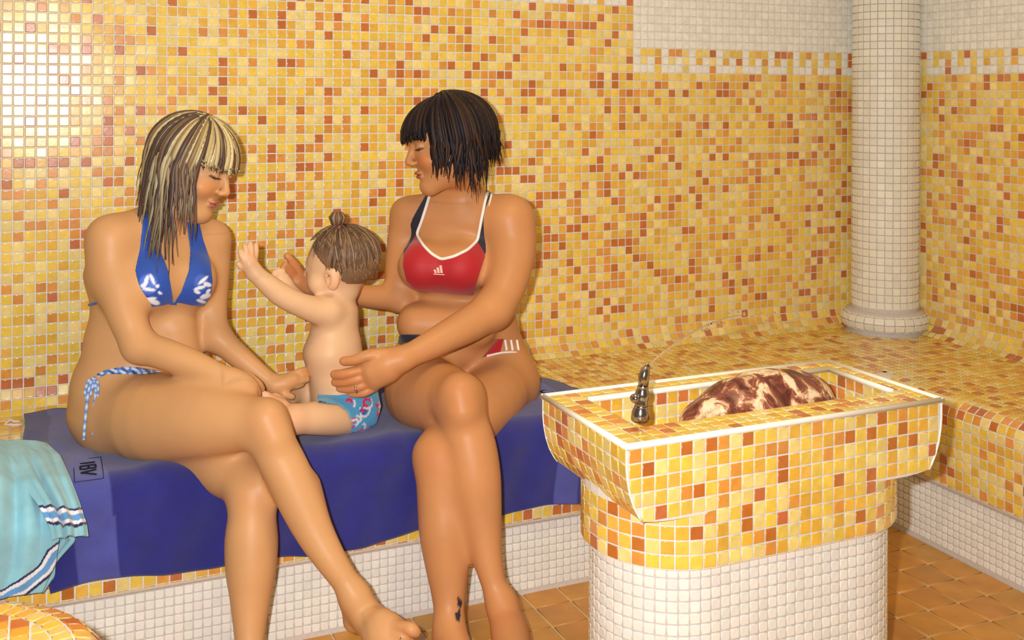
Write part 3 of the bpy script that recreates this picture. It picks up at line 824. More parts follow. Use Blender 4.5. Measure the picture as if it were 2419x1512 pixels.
# swimwear
CB = lin((20,72,168))
def pat(V, base, spots, col2, dens=.5):
    c = np.tile(base, (len(V),1)).astype(float); return c
polL = [(335,455),(352,455),(360,520),(378,590),(398,640),(408,700),(409,716),(385,722),(345,727),(335,705),(318,640),(330,590),(338,520)]
polR = [(440,515),(470,520),(480,565),(497,615),(503,665),(498,700),(482,724),(452,722),(425,716),(412,716),(428,690),(446,640),(450,590),(444,550)]
def colA(V):
    c = np.tile(CB, (len(V),1)).astype(float); u_, v_, _z = PXN(V)
    wt = lin((225,232,245)); mid = lin((70,110,215))
    def blob(u0, v0, ru, rv, col, ang=0.0):
        ca, sa = math.cos(ang), math.sin(ang); x = (u_-u0)*ca+(v_-v0)*sa; y = -(u_-u0)*sa+(v_-v0)*ca
        m_ = np.clip((1.15-np.sqrt((x/ru)**2+(y/rv)**2))*3, 0, 1)[:,None]; c[:] = c*(1-m_)+m_*col
    blob(350,672,22,24,mid); blob(475,668,16,20,mid*.8)
    for b in ((345,665,5,16,.3),(360,660,4,14,-.4),(352,684,16,4,.1),(338,675,6,5,0),(372,676,5,4,0),(350,708,20,5,-.2),(365,714,13,6,.3),(345,718,10,4,0),(378,692,6,3,.6),
              (480,662,15,4,-.7),(490,672,10,5,.3),(472,680,15,4,-.3),(466,690,8,4,.4),(486,700,14,6,-.3),(476,712,12,4,.3),(492,688,7,4,-.8)):
        blob(b[0], b[1], b[2], b[3], wt, b[4])
    return c
def PXN(V):
    d = V-CAM; z = d@FW; return 1209.5+CF*(d@RT)/z, CPY-CF*(d@UP)/z, z
top = empty('bikini_top', tuple(che)); top.parent = wom1; top.matrix_parent_inverse = Matrix.Translation(wom1.location).inverted()
for pg in (polL, polR): garment('cup', AT, pg, che-FWB*.02, FWB, M_CLOTH, top, color=colA, h=.0026)
def strap(name, S, pts, r, mtl, parent, col, off=.0015, n=40, flat=1.0):
    """a cord laid over the body along the given line"""
    Q0 = onto(S, densify(pts, n), off); mb = MB()
    for _ in range(2): Q0[1:-1] = (Q0[:-2]+2*Q0[1:-1]+Q0[2:])/4
    mb.tube(list(Q0), r, 8, col=col, flat=flat, fdir=TOCAM); return mb.build(name, mtl, parent)
strap('tie_band', AT, [(243,713),(225,717),(208,721)], .0030, M_CLOTH, top, CB, n=14)
strap('center_tie', AT, [(402,717),(416,718)], .003, M_CLOTH, top, CB, n=6)
bp = lin((70,120,200)); bw = lin((205,220,240))
def colB(V):
    c = np.tile(bp, (len(V),1)).astype(float); f = np.sin(V[:,0]*420+np.sin(V[:,2]*310)*2)+np.sin(V[:,2]*520+V[:,0]*150); c[f > .35] = bw; c[f < -1.1] = lin((24,50,110)); return c
bot = garment('bikini_bottom', A, [(228,884),(250,874),(290,866),(330,868),(384,878),(330,884),(290,884),(252,884),(232,892)], pel-FWB*.0+ZZ*.0, -LAT+FWB*.5, M_CLOTH, wom1, color=colB, h=.0024)
for pts, w_ in (([(222,892,-.42),(213,905,-.43),(207,935,-.435),(203,975,-.44),(199,1015,-.445),(198,1040,-.45)], 6), ([(224,892,-.42),(227,915,-.43),(222,960,-.44),(222,1000,-.445),(219,1030,-.45)], 5),
                ([(222,892,-.42),(208,900,-.43),(200,925,-.43),(206,948,-.43),(216,925,-.43),(222,895,-.42)], 6), ([(222,892,-.42),(232,905,-.44),(231,935,-.44),(223,915,-.43),(220,895,-.42)], 5)):
    mb = MB(); pp = JR(*[(a, b, c_, w_*.6) for a, b, c_ in pts]); cs = [bw if i % 2 else bp for i in range(len(pp)*3)]
    P3_ = [p for p, _ in pp]; s_ = np.linspace(0, len(P3_)-1, len(P3_)*3); P3_ = [np.array([np.interp(q, np.arange(len(P3_)), np.array(P3_)[:,i]) for i in range(3)]) for q in s_]
    mb.tube(P3_, pp[0][1], 6, cols=cs); mb.build('side_tie', M_CLOTH, wom1)
mb = MB(); c_ = J(951,1505,-.985); ax = unit(J(962,1510,-.99)-J(945,1503,-.98)); mb.lathe([(.0105,-.0018),(.0118,-.001),(.0118,.001),(.0105,.0018),(.0098,0),(.0105,-.0018)], c_, 20, axis=ax); mb.build('toe_ring', M_CHROME, wom1)
def back_panel(S, cen, fwd, z0, z1, cut, mtl, parent, color, tilt=.0):
    fwd = np.asarray(fwd)
    def post(F, g):
        r = g-cen; sh = np.maximum(F-.0032, -(F+.002)); a_ = r@fwd; zz = r[...,2]+a_*tilt
        return np.maximum(np.maximum(sh, a_-cut), np.maximum(zz-z1, z0-zz))
    V, Q = mesh_sdf(S, .0032, post=post, lo=cen-.26, hi=cen+.26); V, Q = compact(V, Q)
    c = color(V) if callable(color) else np.tile(color, (len(V),1))
    link('back_panel', mesh_np('back_panel', V, Q, c), mtl, parent)
back_panel(AT, pel, FWB, -.16, .035, -.062, M_CLOTH, wom1, colB)
# hair
blond = [lin(c) for c in ((206,190,140),(186,166,116),(222,208,160),(150,124,84),(120,94,68),(196,178,128))]; dk = lin((58,42,38)); r2 = np.random.default_rng(11)
capA = Sdf(); capA.ell(HA.p(0,-.018,.036), np.array((.081,.100,.087)), HA.M(), .01)
V, Q = mesh_sdf(capA, .006, post=lambda F, g: np.maximum(F, np.minimum((HA.loc(g)[...,1]-.03)+(.02-HA.loc(g)[...,2])*.6, .05)) )
me = mesh_np('hair', V, Q, np.tile(lin((140,116,82)), (len(V),1))); hairA = link('hair', me, M_HAIR, wom1)
roots = []
for i in range(620):
    az = r2.uniform(-180, 180); a = abs(az)          # negative = the side towards the camera
    streak = blond[r2.integers(6)] if r2.random() < .74 else lin((84,64,54))
    if a < 52:
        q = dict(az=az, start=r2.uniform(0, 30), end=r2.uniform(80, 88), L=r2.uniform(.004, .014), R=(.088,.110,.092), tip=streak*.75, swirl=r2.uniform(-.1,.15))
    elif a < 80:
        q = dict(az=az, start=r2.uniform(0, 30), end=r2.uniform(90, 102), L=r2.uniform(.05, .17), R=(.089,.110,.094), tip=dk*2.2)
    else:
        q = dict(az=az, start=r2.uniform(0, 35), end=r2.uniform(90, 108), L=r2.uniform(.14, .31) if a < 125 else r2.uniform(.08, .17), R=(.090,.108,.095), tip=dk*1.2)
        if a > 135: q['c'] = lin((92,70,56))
    if 25 < az < 115: q['L'] = min(q['L'], .02)
    q.setdefault('c', streak); q['w'] = r2.uniform(.0028, .0058); q['vol'] = .010; q['wave'] = r2.uniform(0,.0022)
    q['dir'] = tuple(-.10*RT+r2.normal(0,.07)*RT+np.array([0,-.14,-1])) if a > 60 else (0,0,-1)
    roots.append(q)
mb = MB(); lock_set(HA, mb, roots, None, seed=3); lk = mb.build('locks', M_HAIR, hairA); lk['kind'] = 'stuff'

# ---- woman with the dark bob --------------------------------------------------------
B = Sdf()
LB = unit((.80,-.60,0)); FB = np.array([LB[1], -LB[0], 0])      # faces towards the child
pel2 = J(1095, 890, -.27); wai2 = J(1085, 760, -.285); che2 = J(1072, 620, -.315); up2 = J(1080, 520, -.335)
B.ecyl(pel2, pel2+(wai2-pel2)*.5, (.172,.125), (.160,.115), LB, .03)
B.ecyl(pel2+(wai2-pel2)*.5, wai2, (.158,.113), (.148,.105), LB, .04)
B.ecyl(wai2, che2, (.140,.100), (.146,.106), LB, .035)
B.ecyl(che2, up2, (.146,.102), (.130,.068), LB, .04)
B.cone(J(1087,480,-.335), J(1080,415,-.34), .054, .048, .03)
sR, sL = J(962, 505, -.27), J(1203, 520, -.43)
B.cone(up2-LB*.03+ZZ*.03, sR, .052, .040, .035); B.cone(up2+LB*.03+ZZ*.03, sL, .056, .050, .035)
for pp in (J(1000, 630, -.375), J(1088, 632, -.42)): B.ell(pp, (.066,.064,.062), None, .035)
B.cone(J(985, 765, -.36), J(1120, 770, -.42), .052, .056, .035)      # belly folds
B.ell(J(1045, 830, -.36), (.105,.08,.055), None, .04)
BT = Sdf(); BT.pr = list(B.pr)
B.chain(JR((965,508,-.27,38), (948,560,-.27,31), (941,620,-.275,31), (943,680,-.285,34), (945,702,-.29,33)), .025)
B.chain(JR((945,702,-.29,33), (890,702,-.30,28), (830,695,-.31,23), (775,684,-.32,19), (750,680,-.32,18)), .02)
B.chain(JR((750,680,-.32,19), (722,672,-.32,24), (703,665,-.325,24)), .012)
fingers(B, [[(712,655,-.325,13),(700,632,-.33,10.5),(686,613,-.335,9),(678,605,-.335,8)], [(700,655,-.33,10),(688,640,-.34,9),(674,625,-.35,8)],
            [(696,664,-.33,10),(682,652,-.34,9),(670,640,-.35,8),(668,632,-.35,7)], [(697,675,-.33,10),(684,666,-.34,9),(672,656,-.35,8)], [(703,684,-.33,9),(692,680,-.34,8),(683,672,-.35,7)]])
B.chain(JR((1203,520,-.43,60), (1212,575,-.45,55), (1204,640,-.48,51), (1186,695,-.51,47), (1163,732,-.53,44)), .03)
B.chain(JR((1163,732,-.53,44), (1110,765,-.56,42), (1050,797,-.585,36), (995,826,-.60,30), (950,848,-.605,27)), .025)
B.chain(JR((950,848,-.605,28), (915,858,-.59,38), (882,872,-.575,36)), .014)
B.chain(JR((915,875,-.59,30), (885,895,-.575,26)), .014)
fingers(B, [[(905,838,-.595,17),(868,840,-.59,14),(838,850,-.58,12),(812,853,-.565,10.5)], [(868,870,-.575,14),(838,878,-.575,12.5),(810,884,-.565,12),(791,885,-.55,11)],
            [(870,885,-.575,14),(842,896,-.575,12.5),(812,902,-.56,11.5),(792,903,-.545,10)], [(875,900,-.575,13),(850,912,-.575,11.5),(824,918,-.56,10.5),(803,917,-.545,9.5)],
            [(885,912,-.575,12),(864,926,-.575,10.5),(845,930,-.565,9.5),(828,929,-.555,8.5)]])
B.ell(J(1010, 905, -.30), (.10,.12,.095), None, .04); B.ell(J(1180, 905, -.33), (.105,.125,.098), None, .04)
B.chain(JR((1000,915,-.36,86), (1000,928,-.46,90), (1030,935,-.56,82), (1065,938,-.65,66), (1086,942,-.705,54)), .03)
B.chain(JR((1086,942,-.705,53), (1096,1000,-.725,57), (1110,1060,-.74,63), (1120,1125,-.755,63), (1130,1190,-.77,55), (1142,1260,-.79,43), (1153,1325,-.81,34), (1168,1385,-.83,29), (1185,1425,-.845,32)), .03)
B.cone(J(1085,925,-.735), J(1092,970,-.755), .034, .030, .03)
B.chain(JR((1185,1425,-.845,33), (1196,1465,-.87,40), (1206,1505,-.91,46), (1215,1550,-.96,44)), .025)
for i in range(5): 
    B.chain(JR((1185+16*i,1560,-.97,14-1.2*i), (1188+17*i,1590-4*i,-1.0,11-i), (1190+18*i,1612-7*i,-1.01,11-i)), .006)
B.chain(JR((1185,905,-.38,76), (1160,945,-.48,76), (1110,990,-.57,72), (1065,1040,-.65,62), (1036,1078,-.695,55)), .03)
B.chain(JR((1036,1078,-.695,55), (1040,1130,-.71,57), (1046,1190,-.72,60), (1050,1255,-.735,60), (1056,1325,-.75,53), (1060,1400,-.77,41), (1061,1460,-.79,34), (1061,1500,-.80,34)), .03)
f2 = J(1061,1500,-.80); f2 = np.array([f2[0], f2[1], .075])
B.chain([(J(1061,1490,-.80), .030), (f2, .031), (f2+[0,-.06,-.03], .032), (f2+[.0,-.13,-.052], .027)], .02); B.cone(f2+[0,.03,-.046], f2+[0,0,-.02], .028, .028, .02)
for i in range(5):
    a_ = f2+[-.034+.016*i, -.13, -.055]; B.chain([(a_, .012), (a_+[0,-.035+.003*i,-.002], .0095), (a_+[0,-.05+.004*i,-.008], .009)], .006)
fwB_ = unit(-.92*RT - .20*ZZ + .31*TOCAM); HB = HeadFrame(J(1056, 345, -.41), fwB_, ZZ-.16*RT, 1.0)
head(B, HB); B.cone(J(1082,430,-.345), HB.p(0,-.035,-.05), .048, .050, .03)
baseB = lin((199,139,89))
def tintB(V):
    c = face_tint(V, HB, baseB, lin((172,88,80)), lin((60,40,34)), .5)
    for p, r, a in ((J(1086,930,-.76), .05, .25), (J(1025,1080,-.75), .05, .3), (J(820,895,-.56), .06, .45), (J(690,640,-.33), .05, .5), (J(1210,1500,-.9), .09, .3)):
        spot(V, c, p, r, baseB*[1.02,.70,.62], a)
    u_, v_, z_ = PXN(V); ink = (np.abs(u_-(1084+3*np.sin(v_/9)))< 4+2*np.sin(v_/5))&(v_ > 1412)&(v_ < 1470)&(V[:,0] > f2[0]+.004)
    c[ink] = lin((52,48,60)); return c
fineB = [(*boxof([HB.p(-.085,-.02,-.12), HB.p(.085,.125,.05), HB.p(-.085,.125,.05), HB.p(.085,-.02,-.12), HB.p(0,.125,-.12)], .01), .0023),
         (*boxof([J(785,830,-.56), J(925,940,-.58)], .022), .0023), (*boxof([J(665,600,-.34), J(725,690,-.32)], .02), .0023)]
wom2 = person('woman', B, HB, .0048, fineB, tintB, 'woman with short dark bob in red and navy sports bikini holding the toddler', (pel2[0], pel2[1], .42))
RED = lin((176,4,22)); NAVY = lin((22,24,44)); WH = lin((240,236,226))
st2 = empty('swim_top', tuple(che2)); st2.parent = wom2; st2.matrix_parent_inverse = Matrix.Translation(wom2.location).inverted()
redp = [(984,553),(1000,580),(1020,600),(1042,614),(1072,607),(1105,592),(1128,571),(1140,590),(1147,604),(1135,640),(1118,698),(1080,696),(1020,690),(978,683),(960,665),(951,628),(953,600)]
red_o = garment('front_panel', BT, redp, che2-FB*.03, FB, M_CLOTH, st2, color=RED, h=.0026, t=.004)
garment('side_panel', BT, [(1008,455),(1020,452),(1010,480),(1000,510),(984,553),(953,600),(955,565),(975,515)], che2-FB*.03, FB, M_CLOTH, st2, color=NAVY, h=.0026, t=.004)
garment('side_panel', BT, [(1152,437),(1163,437),(1155,480),(1149,525),(1153,580),(1147,604),(1128,571),(1138,520)], che2-FB*.05, FB, M_CLOTH, st2, color=NAVY, h=.0026, t=.004)
def pts_on(lst, y): return lst
strap('piping', BT, pts_on([(1018,452),(1007,488),(995,525),(984,553),(1000,580),(1020,600),(1042,613),(1072,606),(1105,590),(1128,568),(1137,520),(1146,475),(1157,436)], -.46), .0040, M_CLOTH, st2, WH, off=.004, n=90)
strap('piping', BT, pts_on([(1165,438),(1157,480),(1151,525),(1154,560),(1155,578)], -.46), .0030, M_CLOTH, st2, WH, off=.004, n=30)
# the three-bar mark on the chest
for k, (x0, hh) in enumerate(((1027, 8), (1034, 13), (1041, 18))):
    mb = MB(); Pq = onto(BT, [(x0,645),(x0+5,645),(x0+2.5,645-hh),(x0-3,645-hh)], .0048); nrm = unit(np.cross(Pq[1]-Pq[0], Pq[3]-Pq[0])); nrm = nrm if nrm@TOCAM > 0 else -nrm
    mb.add(list(Pq+nrm*.0009)+list(Pq-nrm*.001), [(0,1,2,3),(7,6,5,4),(0,4,5,1),(1,5,6,2),(2,6,7,3),(3,7,4,0)], lin((236,190,180))); mb.build('chest_mark', M_CLOTH, st2, smooth=False)
mb = MB(); Pq = onto(BT, [(1024,646.5),(1050,648),(1050,650),(1024,648.5)], .0048); nrm = TOCAM
mb.add(list(Pq+nrm*.0009)+list(Pq-nrm*.001), [(0,1,2,3),(7,6,5,4),(0,4,5,1),(1,5,6,2),(2,6,7,3),(3,7,4,0)], lin((236,190,180))); mb.build('chest_mark', M_CLOTH, st2, smooth=False)
sb2 = empty('swim_bottom', tuple(pel2)); sb2.parent = wom2; sb2.matrix_parent_inverse = Matrix.Translation(wom2.location).inverted()
garment('front_panel', BT, [(985,795),(1040,800),(1120,806),(1190,800),(1182,832),(1140,845),(1108,862),(1075,845),(1050,830),(990,815)], pel2-FB*.05, FB+RT*.4, M_CLOTH, sb2, color=RED, h=.0027, t=.004)
back_panel(BT, pel2, FB, -.16, .060, -.01, M_CLOTH, sb2, NAVY)
garment('waistband', BT, [(936,800),(948,790),(1000,790),(1000,800),(960,810),(940,812)], pel2-FB*.06, FB, M_CLOTH, sb2, color=NAVY, h=.0027, t=.004)
garment('side_panel', BT, [(1178,800),(1220,800),(1232,815),(1240,834),(1210,834),(1178,832)], pel2-FB*.1, FB+RT, M_CLOTH, sb2, color=NAVY, h=.0027, t=.0042)
for x0 in (1193, 1207, 1221): strap('stripe', BT, pts_on([(x0,803),(x0+2,815),(x0+4,828)], -.42), .0032, M_CLOTH, sb2, WH, off=.0036, n=10, flat=.5)
strap('piping', BT, pts_on([(1150,841),(1185,833),(1215,832),(1238,838)], -.42), .003, M_CLOTH, sb2, WH, off=.004, n=20)
mb = MB(); c_ = J(842,917,-.575); ax = unit(J(824,919,-.56)-J(860,914,-.575)); mb.lathe([(.0112,-.002),(.0126,-.001),(.0126,.001),(.0112,.002),(.0105,0),(.0112,-.002)], c_, 20, axis=ax); mb.ball(c_+TOCAM*.0125, .0028, 8); mb.build('ring', M_CHROME, wom2)
mb = MB(); mb.ball(J(1077,417,-.45), .0035, 8); mb.build('earring', M_CHROME, wom2)
# bob
r3 = np.random.default_rng(5)
capB = Sdf(); capB.ell(HB.p(0,-.020,.036), np.array((.084,.104,.090)), HB.M(), .01)
V, Q = mesh_sdf(capB, .006, post=lambda F, g: np.maximum(F, np.minimum((HB.loc(g)[...,1]-.03)+(.02-HB.loc(g)[...,2])*.6, .05)))
me = mesh_np('hair', V, Q, np.tile(lin((30,20,22)), (len(V),1))); hairB = link('hair', me, M_HAIRD, wom2)
dark = [lin(c) for c in ((34,24,26),(24,18,22),(44,30,28),(28,22,30),(58,38,26))]; roots = []
for i in range(640):
    az = r3.uniform(-180, 180); a = abs(az); c = dark[r3.integers(5)]
    if a < 50: q = dict(az=az, start=r3.uniform(0, 30), end=r3.uniform(70, 88), L=r3.uniform(.002, .012), R=(.090,.122,.097), swirl=r3.uniform(-.05,.2))
    elif a < 75: q = dict(az=az, start=r3.uniform(0, 30), end=r3.uniform(86, 100), L=r3.uniform(.04, .10), R=(.092,.116,.099))
    else: q = dict(az=az, start=r3.uniform(0, 35), end=r3.uniform(88, 110), L=r3.uniform(.07, .145) if a < 130 else r3.uniform(.05,.085), R=(.098,.116,.102), vol=.009)
    if -115 < az < -25: q['L'] = min(q['L'], .02)
    q['c'] = c; q['tip'] = c*.8; q['w'] = r3.uniform(.003, .0062); q['wave'] = r3.uniform(0,.002); q['dir'] = (r3.normal(0,.10), r3.normal(0,.10), -1); roots.append(q)
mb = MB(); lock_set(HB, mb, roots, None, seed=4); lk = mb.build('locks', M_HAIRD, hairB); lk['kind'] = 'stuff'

# ---- the toddler --------------------------------------------------------------------
T_ = Sdf()
HT = HeadFrame(J(798, 632, -.435), unit(-.97*RT-.06*ZZ-.10*TOCAM), ZZ-.05*RT, 1.0)
head(T_, HT, baby=True)
lt = unit(TOCAM*.93+RT*-.30); 
tp, md, bt = J(795,735,-.435), J(785,830,-.44), J(806,930,-.445)
T_.ecyl(tp, md, (.062,.050), (.068,.062), lt, .03); T_.ecyl(md, bt, (.068,.062), (.080,.070), lt, .03)
T_.cone(J(792,712,-.435), HT.p(0,-.01,-.05), .034, .040, .02)
T_.chain(JR((772,735,-.475,36), (745,732,-.485,31), (700,716,-.50,27), (662,695,-.505,27), (628,668,-.51,23), (602,645,-.51,18)), .02)
T_.chain(JR((600,643,-.51,18), (590,625,-.51,20), (586,617,-.51,18)), .012)
fingers(T_, [[(600,612,-.505,9),(604,592,-.50,7.5),(604,580,-.495,6.5)], [(592,608,-.51,9),(593,588,-.51,7.5),(591,576,-.505,6.5)], [(583,608,-.515,9),(581,592,-.515,7.5),(578,582,-.51,6.5)],
             [(576,614,-.515,8.5),(570,602,-.515,7),(567,594,-.51,6.2)], [(582,630,-.51,9),(571,630,-.51,8),(564,624,-.51,7)]], .004)
T_.chain(JR((740,730,-.395,30), (715,722,-.385,26), (690,700,-.38,24), (672,672,-.38,18)), .02)
T_.chain(JR((672,672,-.38,18), (662,658,-.38,17)), .012)
fingers(T_, [[(668,652,-.38,8),(668,640,-.38,6.5)], [(660,650,-.38,8),(658,638,-.38,6.5)], [(653,655,-.38,8),(648,644,-.38,6.5)], [(650,662,-.38,7.5),(643,655,-.38,6)], [(668,664,-.385,8),(676,654,-.385,7)]])
T_.ell(J(825,968,-.445), (.074,.080,.060), None, .03)
T_.chain(JR((815,985,-.50,42), (780,988,-.53,40), (740,988,-.555,38), (705,990,-.57,34), (688,992,-.575,30)), .02)
T_.chain(JR((688,992,-.575,30), (660,990,-.55,27), (630,985,-.53,22), (605,985,-.52,18)), .02); T_.chain(JR((605,985,-.52,18), (585,990,-.525,17), (572,985,-.53,13)), .012)
T_.chain(JR((775,945,-.41,38), (735,940,-.39,36), (700,928,-.39,33), (690,928,-.395,30)), .02)
T_.chain(JR((692,930,-.40,29), (678,942,-.44,25), (662,950,-.48,19), (648,948,-.51,16)), .02)
T_.chain(JR((648,948,-.51,17), (668,958,-.545,15), (650,950,-.56,15), (628,938,-.575,13)), .012)
fingers(T_, [[(630,935,-.575,8),(618,928,-.575,7)], [(630,940,-.575,7),(617,934,-.575,6)], [(634,945,-.575,7),(622,940,-.575,6)]])
baseT = lin((222,181,140))
def tintT(V):
    c = face_tint(V, HT, baseT, lin((200,110,104)), baby=True)
    for p, r, a in ((J(690,990,-.60), .045, .4), (J(590,610,-.51), .04, .35), (J(640,945,-.56), .05, .5), (J(780,860,-.50), .06, .1)): spot(V, c, p, r, baseT*[1.02,.68,.62], a)
    return c
fineT = [(*boxof([HT.p(-.08,-.1,-.09), HT.p(.08,.1,.04)], .005), .0024), (*boxof([J(560,570,-.51), J(612,635,-.50)], .02), .0023)]
tod = person('toddler', T_, HT, .0038, fineT, tintT, 'toddler with tiny topknot in blue patterned swim nappy reaching out one hand', (bt[0], bt[1], .42))
nb, npk, nw = lin((72,160,208)), lin((208,30,90)), lin((225,225,230))
def colN(V):
    c = np.tile(nb, (len(V),1)).astype(float); q = np.random.default_rng(2)
    for _ in range(26):
        p = V[q.integers(len(V))]; d = V-p; a = q.uniform(0, 6.28); x = d@RT; z = d[:,2]; xx = x*math.cos(a)+z*math.sin(a); zz = -x*math.sin(a)+z*math.cos(a)
        ring = np.sqrt((xx/.010)**2+(zz/.0065)**2); nr = np.linalg.norm(d, axis=1) < .02
        c[(np.abs(ring-.8) < .35)&nr&(xx < .004)] = npk if q.random() < .7 else lin((60,80,170)); c[(np.abs(ring-1.5) < .25)&nr&(xx > .002)] = nw
    return c
garment('swim_nappy', T_, [(750,932),(800,934),(850,926),(892,920),(900,960),(890,1000),(860,1020),(828,1022),(832,1000),(822,972),(800,955),(752,950)], bt-TOCAM*.09, TOCAM, M_CLOTH, tod, color=colN, h=.0026, t=.006)
r4 = np.random.default_rng(8)
capT = Sdf(); capT.ell(HT.p(0,-.018,.023), np.array((.0752,.0892,.0732)), HT.M(), .01)
V, Q = mesh_sdf(capT, .004, post=lambda F, g: np.maximum(F, np.minimum((HT.loc(g)[...,1]-.008)-(HT.loc(g)[...,2]-.01)*.9, .05)))
me = mesh_np('hair', V, Q, np.tile(lin((128,98,72)), (len(V),1))); hairT = link('hair', me, M_HAIR, tod)
bc = [lin(c) for c in ((104,78,58),(132,102,74),(84,62,48),(150,122,92))]; roots = []
for i in range(520):
    az = r4.uniform(-180, 180); a = abs(az); c = bc[r4.integers(4)]
    end = 50+r4.uniform(-8,6) if a < 45 else (78+r4.uniform(-12, 10) if a < 85 else r4.uniform(98, 128))
    q = dict(az=az, start=r4.uniform(2, 60), end=end, L=0 if a < 85 else r4.uniform(.0,.016), R=(.0760,.0900,.0740), vol=.003, swirl=r4.uniform(-.35,.35), tip=c, w=r4.uniform(.0010,.0022), c=c, dir=(r4.normal(0,.3), r4.normal(0,.3), -1)); roots.append(q)
mb = MB(); lock_set(HT, mb, roots, None, seed=6, flat=.35); lk = mb.build('locks', M_HAIR, hairT); lk['kind'] = 'stuff'
mb = MB(); kt = HT.p(0, -.005, .098)
for i in range(16):
    a = 2*math.pi*i/16; d = math.cos(a)*RT+math.sin(a)*FW; mb.tube([kt+d*.004, kt+ZZ*.010+d*.012, kt+ZZ*.024+d*.017, kt+ZZ*.034+d*.010, kt+ZZ*.034-d*.004], [.003,.0045,.0048,.004,.002], 6, col=bc[i % 4])
mb.build('topknot', M_HAIR, hairT)
mb = MB(); mb.lathe([(.009,-.005),(.014,-.003),(.0145,.002),(.010,.005),(.006,0),(.009,-.005)], kt+ZZ*.002, 20, col=lin((225,110,150))); mb.build('hair_tie', M_CLOTH, tod)
# ------------------------------------------------------------------ towels
M_TERRY = mat('terry_cloth', attr=True, rough=0.95, noise=(22, .86, 1.12), bump=(900, .6, .0012), sheen=.3)
TW = 0
BP = [(-.03, ZB+.004), (-.562, ZB+.004)] + arc((-.562, ZB-.05), .055, 90, 180)[1:] + [(-.619, .20)]
BP = np.array(BP); _l = np.concatenate([[0], np.cumsum(np.hypot(*np.diff(BP, axis=0).T))])
def on_bench(x, s, off=0.0):
    """point of the bench surface at arc length s (from the wall), lifted by off"""
    y = np.interp(s, _l, BP[:,0]); z = np.interp(s, _l, BP[:,1])
    y2 = np.interp(s+.004, _l, BP[:,0]); z2 = np.interp(s+.004, _l, BP[:,1]); y1 = np.interp(s-.004, _l, BP[:,0]); z1 = np.interp(s-.004, _l, BP[:,1])
    ty, tz = y2-y1, z2-z1; L = np.hypot(ty, tz)+1e-9
    return np.stack([x, y+off*tz/L*1.0, z-off*ty/L], -1)
SMAX = _l[-1]
blue = empty('blue_towel', (.7, -.3, ZB)); tag(blue, 'royal blue terry towel with paler end bands spread over the bench under the people', 'towel')
nx, ns_ = 240, 120
a = np.linspace(0, 1, nx)[:,None]; b = np.linspace(0, 1, ns_)[None]
s0 = .018+.17*np.clip((a-.12)/.85, 0, 1)**1.2 + .10*np.clip((a-.95)/.05, 0, 1)**2
s0 = s0 + .02*np.clip((.06-a)/.06, 0, 1)
s1 = SMAX-.012-.010*np.sin(a*9+.6)-.006*np.sin(a*23)
s = s0+(s1-s0)*b
xl = .052+.07*(s/SMAX)**2.2+.006*np.sin(s*14); xr = 1.372+.05*np.clip((s-.15)/.15, 0, 1)-.05*np.clip((s-.40)/.35, 0, 1)
x = xl+(xr-xl)*a
ripple = .0025*(np.sin(x*31+np.sin(s*9)*2)*np.sin(s*12+x*5))+.0018*np.sin(x*60+s*25)+.003*np.sin(x*11+s*20)**2
off = .0045+np.maximum(ripple, -.003)
Pt = on_bench(x, s, off)
dB, lB = lin((28,32,122)), lin((70,76,158)); c = np.tile(dB, (nx, ns_, 1))
xs = (x-xl)
bandm = ((xs > .055)&(xs < .135))|((xr-x > .065)&(xr-x < .13)); c[bandm] = lB
subtle = (np.sin(x*26+1)*.5+.5)[...,None]; c = c*(.94+.12*subtle)
def sheet(name, Pt, c, th, mtl, parent=None):
    nx, ns_ = Pt.shape[:2]; du = np.gradient(Pt, axis=0); dv = np.gradient(Pt, axis=1); N_ = np.cross(du, dv); N_ /= np.linalg.norm(N_, axis=-1, keepdims=True)+1e-12
    V = np.concatenate([(Pt+N_*th/2).reshape(-1,3), (Pt-N_*th/2).reshape(-1,3)]); cc = np.concatenate([c.reshape(-1,3)]*2); n0 = nx*ns_
    i, j = np.meshgrid(np.arange(nx-1), np.arange(ns_-1), indexing='ij'); q = np.stack([i*ns_+j, (i+1)*ns_+j, (i+1)*ns_+j+1, i*ns_+j+1], -1).reshape(-1,4)
    F1 = q; F2 = q[:,::-1]+n0; loop = [k*ns_ for k in range(nx)]+[(nx-1)*ns_+k for k in range(1, ns_)]+[k*ns_+ns_-1 for k in range(nx-2,-1,-1)]+[k for k in range(ns_-2,0,-1)]
    E = np.array([(loop[k], loop[k]+n0, loop[(k+1)%len(loop)]+n0, loop[(k+1)%len(loop)]) for k in range(len(loop))])
    me = mesh_np(name, V, np.concatenate([F1, F2, E]), cc); return link(name, me, mtl, parent)
sheet('cloth', Pt, c, .004, M_TERRY, blue)
M_INK = mat('woven_black_lettering', lin((16,14,40)), rough=.9)
LX, LS = .186, .498
def letter(strokes, a0, s0_, w, hgt, name='letter', r=.0022):
    mb = MB()
    for st_ in strokes:                                # glyph x runs towards the viewer, glyph up points along +x
        pts = []
        for (gx, gy), (hx, hy) in zip(st_[:-1], st_[1:]):
            for t in np.linspace(0, 1, 6): pts.append(on_bench(np.array(a0+(gy+(hy-gy)*t)*hgt), np.array(s0_+(gx+(hx-gx)*t)*w), .0085))
        mb.tube(pts, r, 6, flat=.6, fdir=(0,-.3,1))
    return mb.build(name, M_INK, blue)
hh, ww = .030, .022
letter([[(.5,0),(.5,1)]], LX-.015, LS-.034, ww, hh)
letter([[(0,0),(0,1),(.8,1),(.95,.78),(.8,.55),(0,.52)],[(.8,.55),(1,.28),(.8,0),(0,0)]], LX-.015, LS-.006, ww, hh)
letter([[(0,1),(.5,0),(1,1)]], LX-.015, LS+.026, ww*1.1, hh)
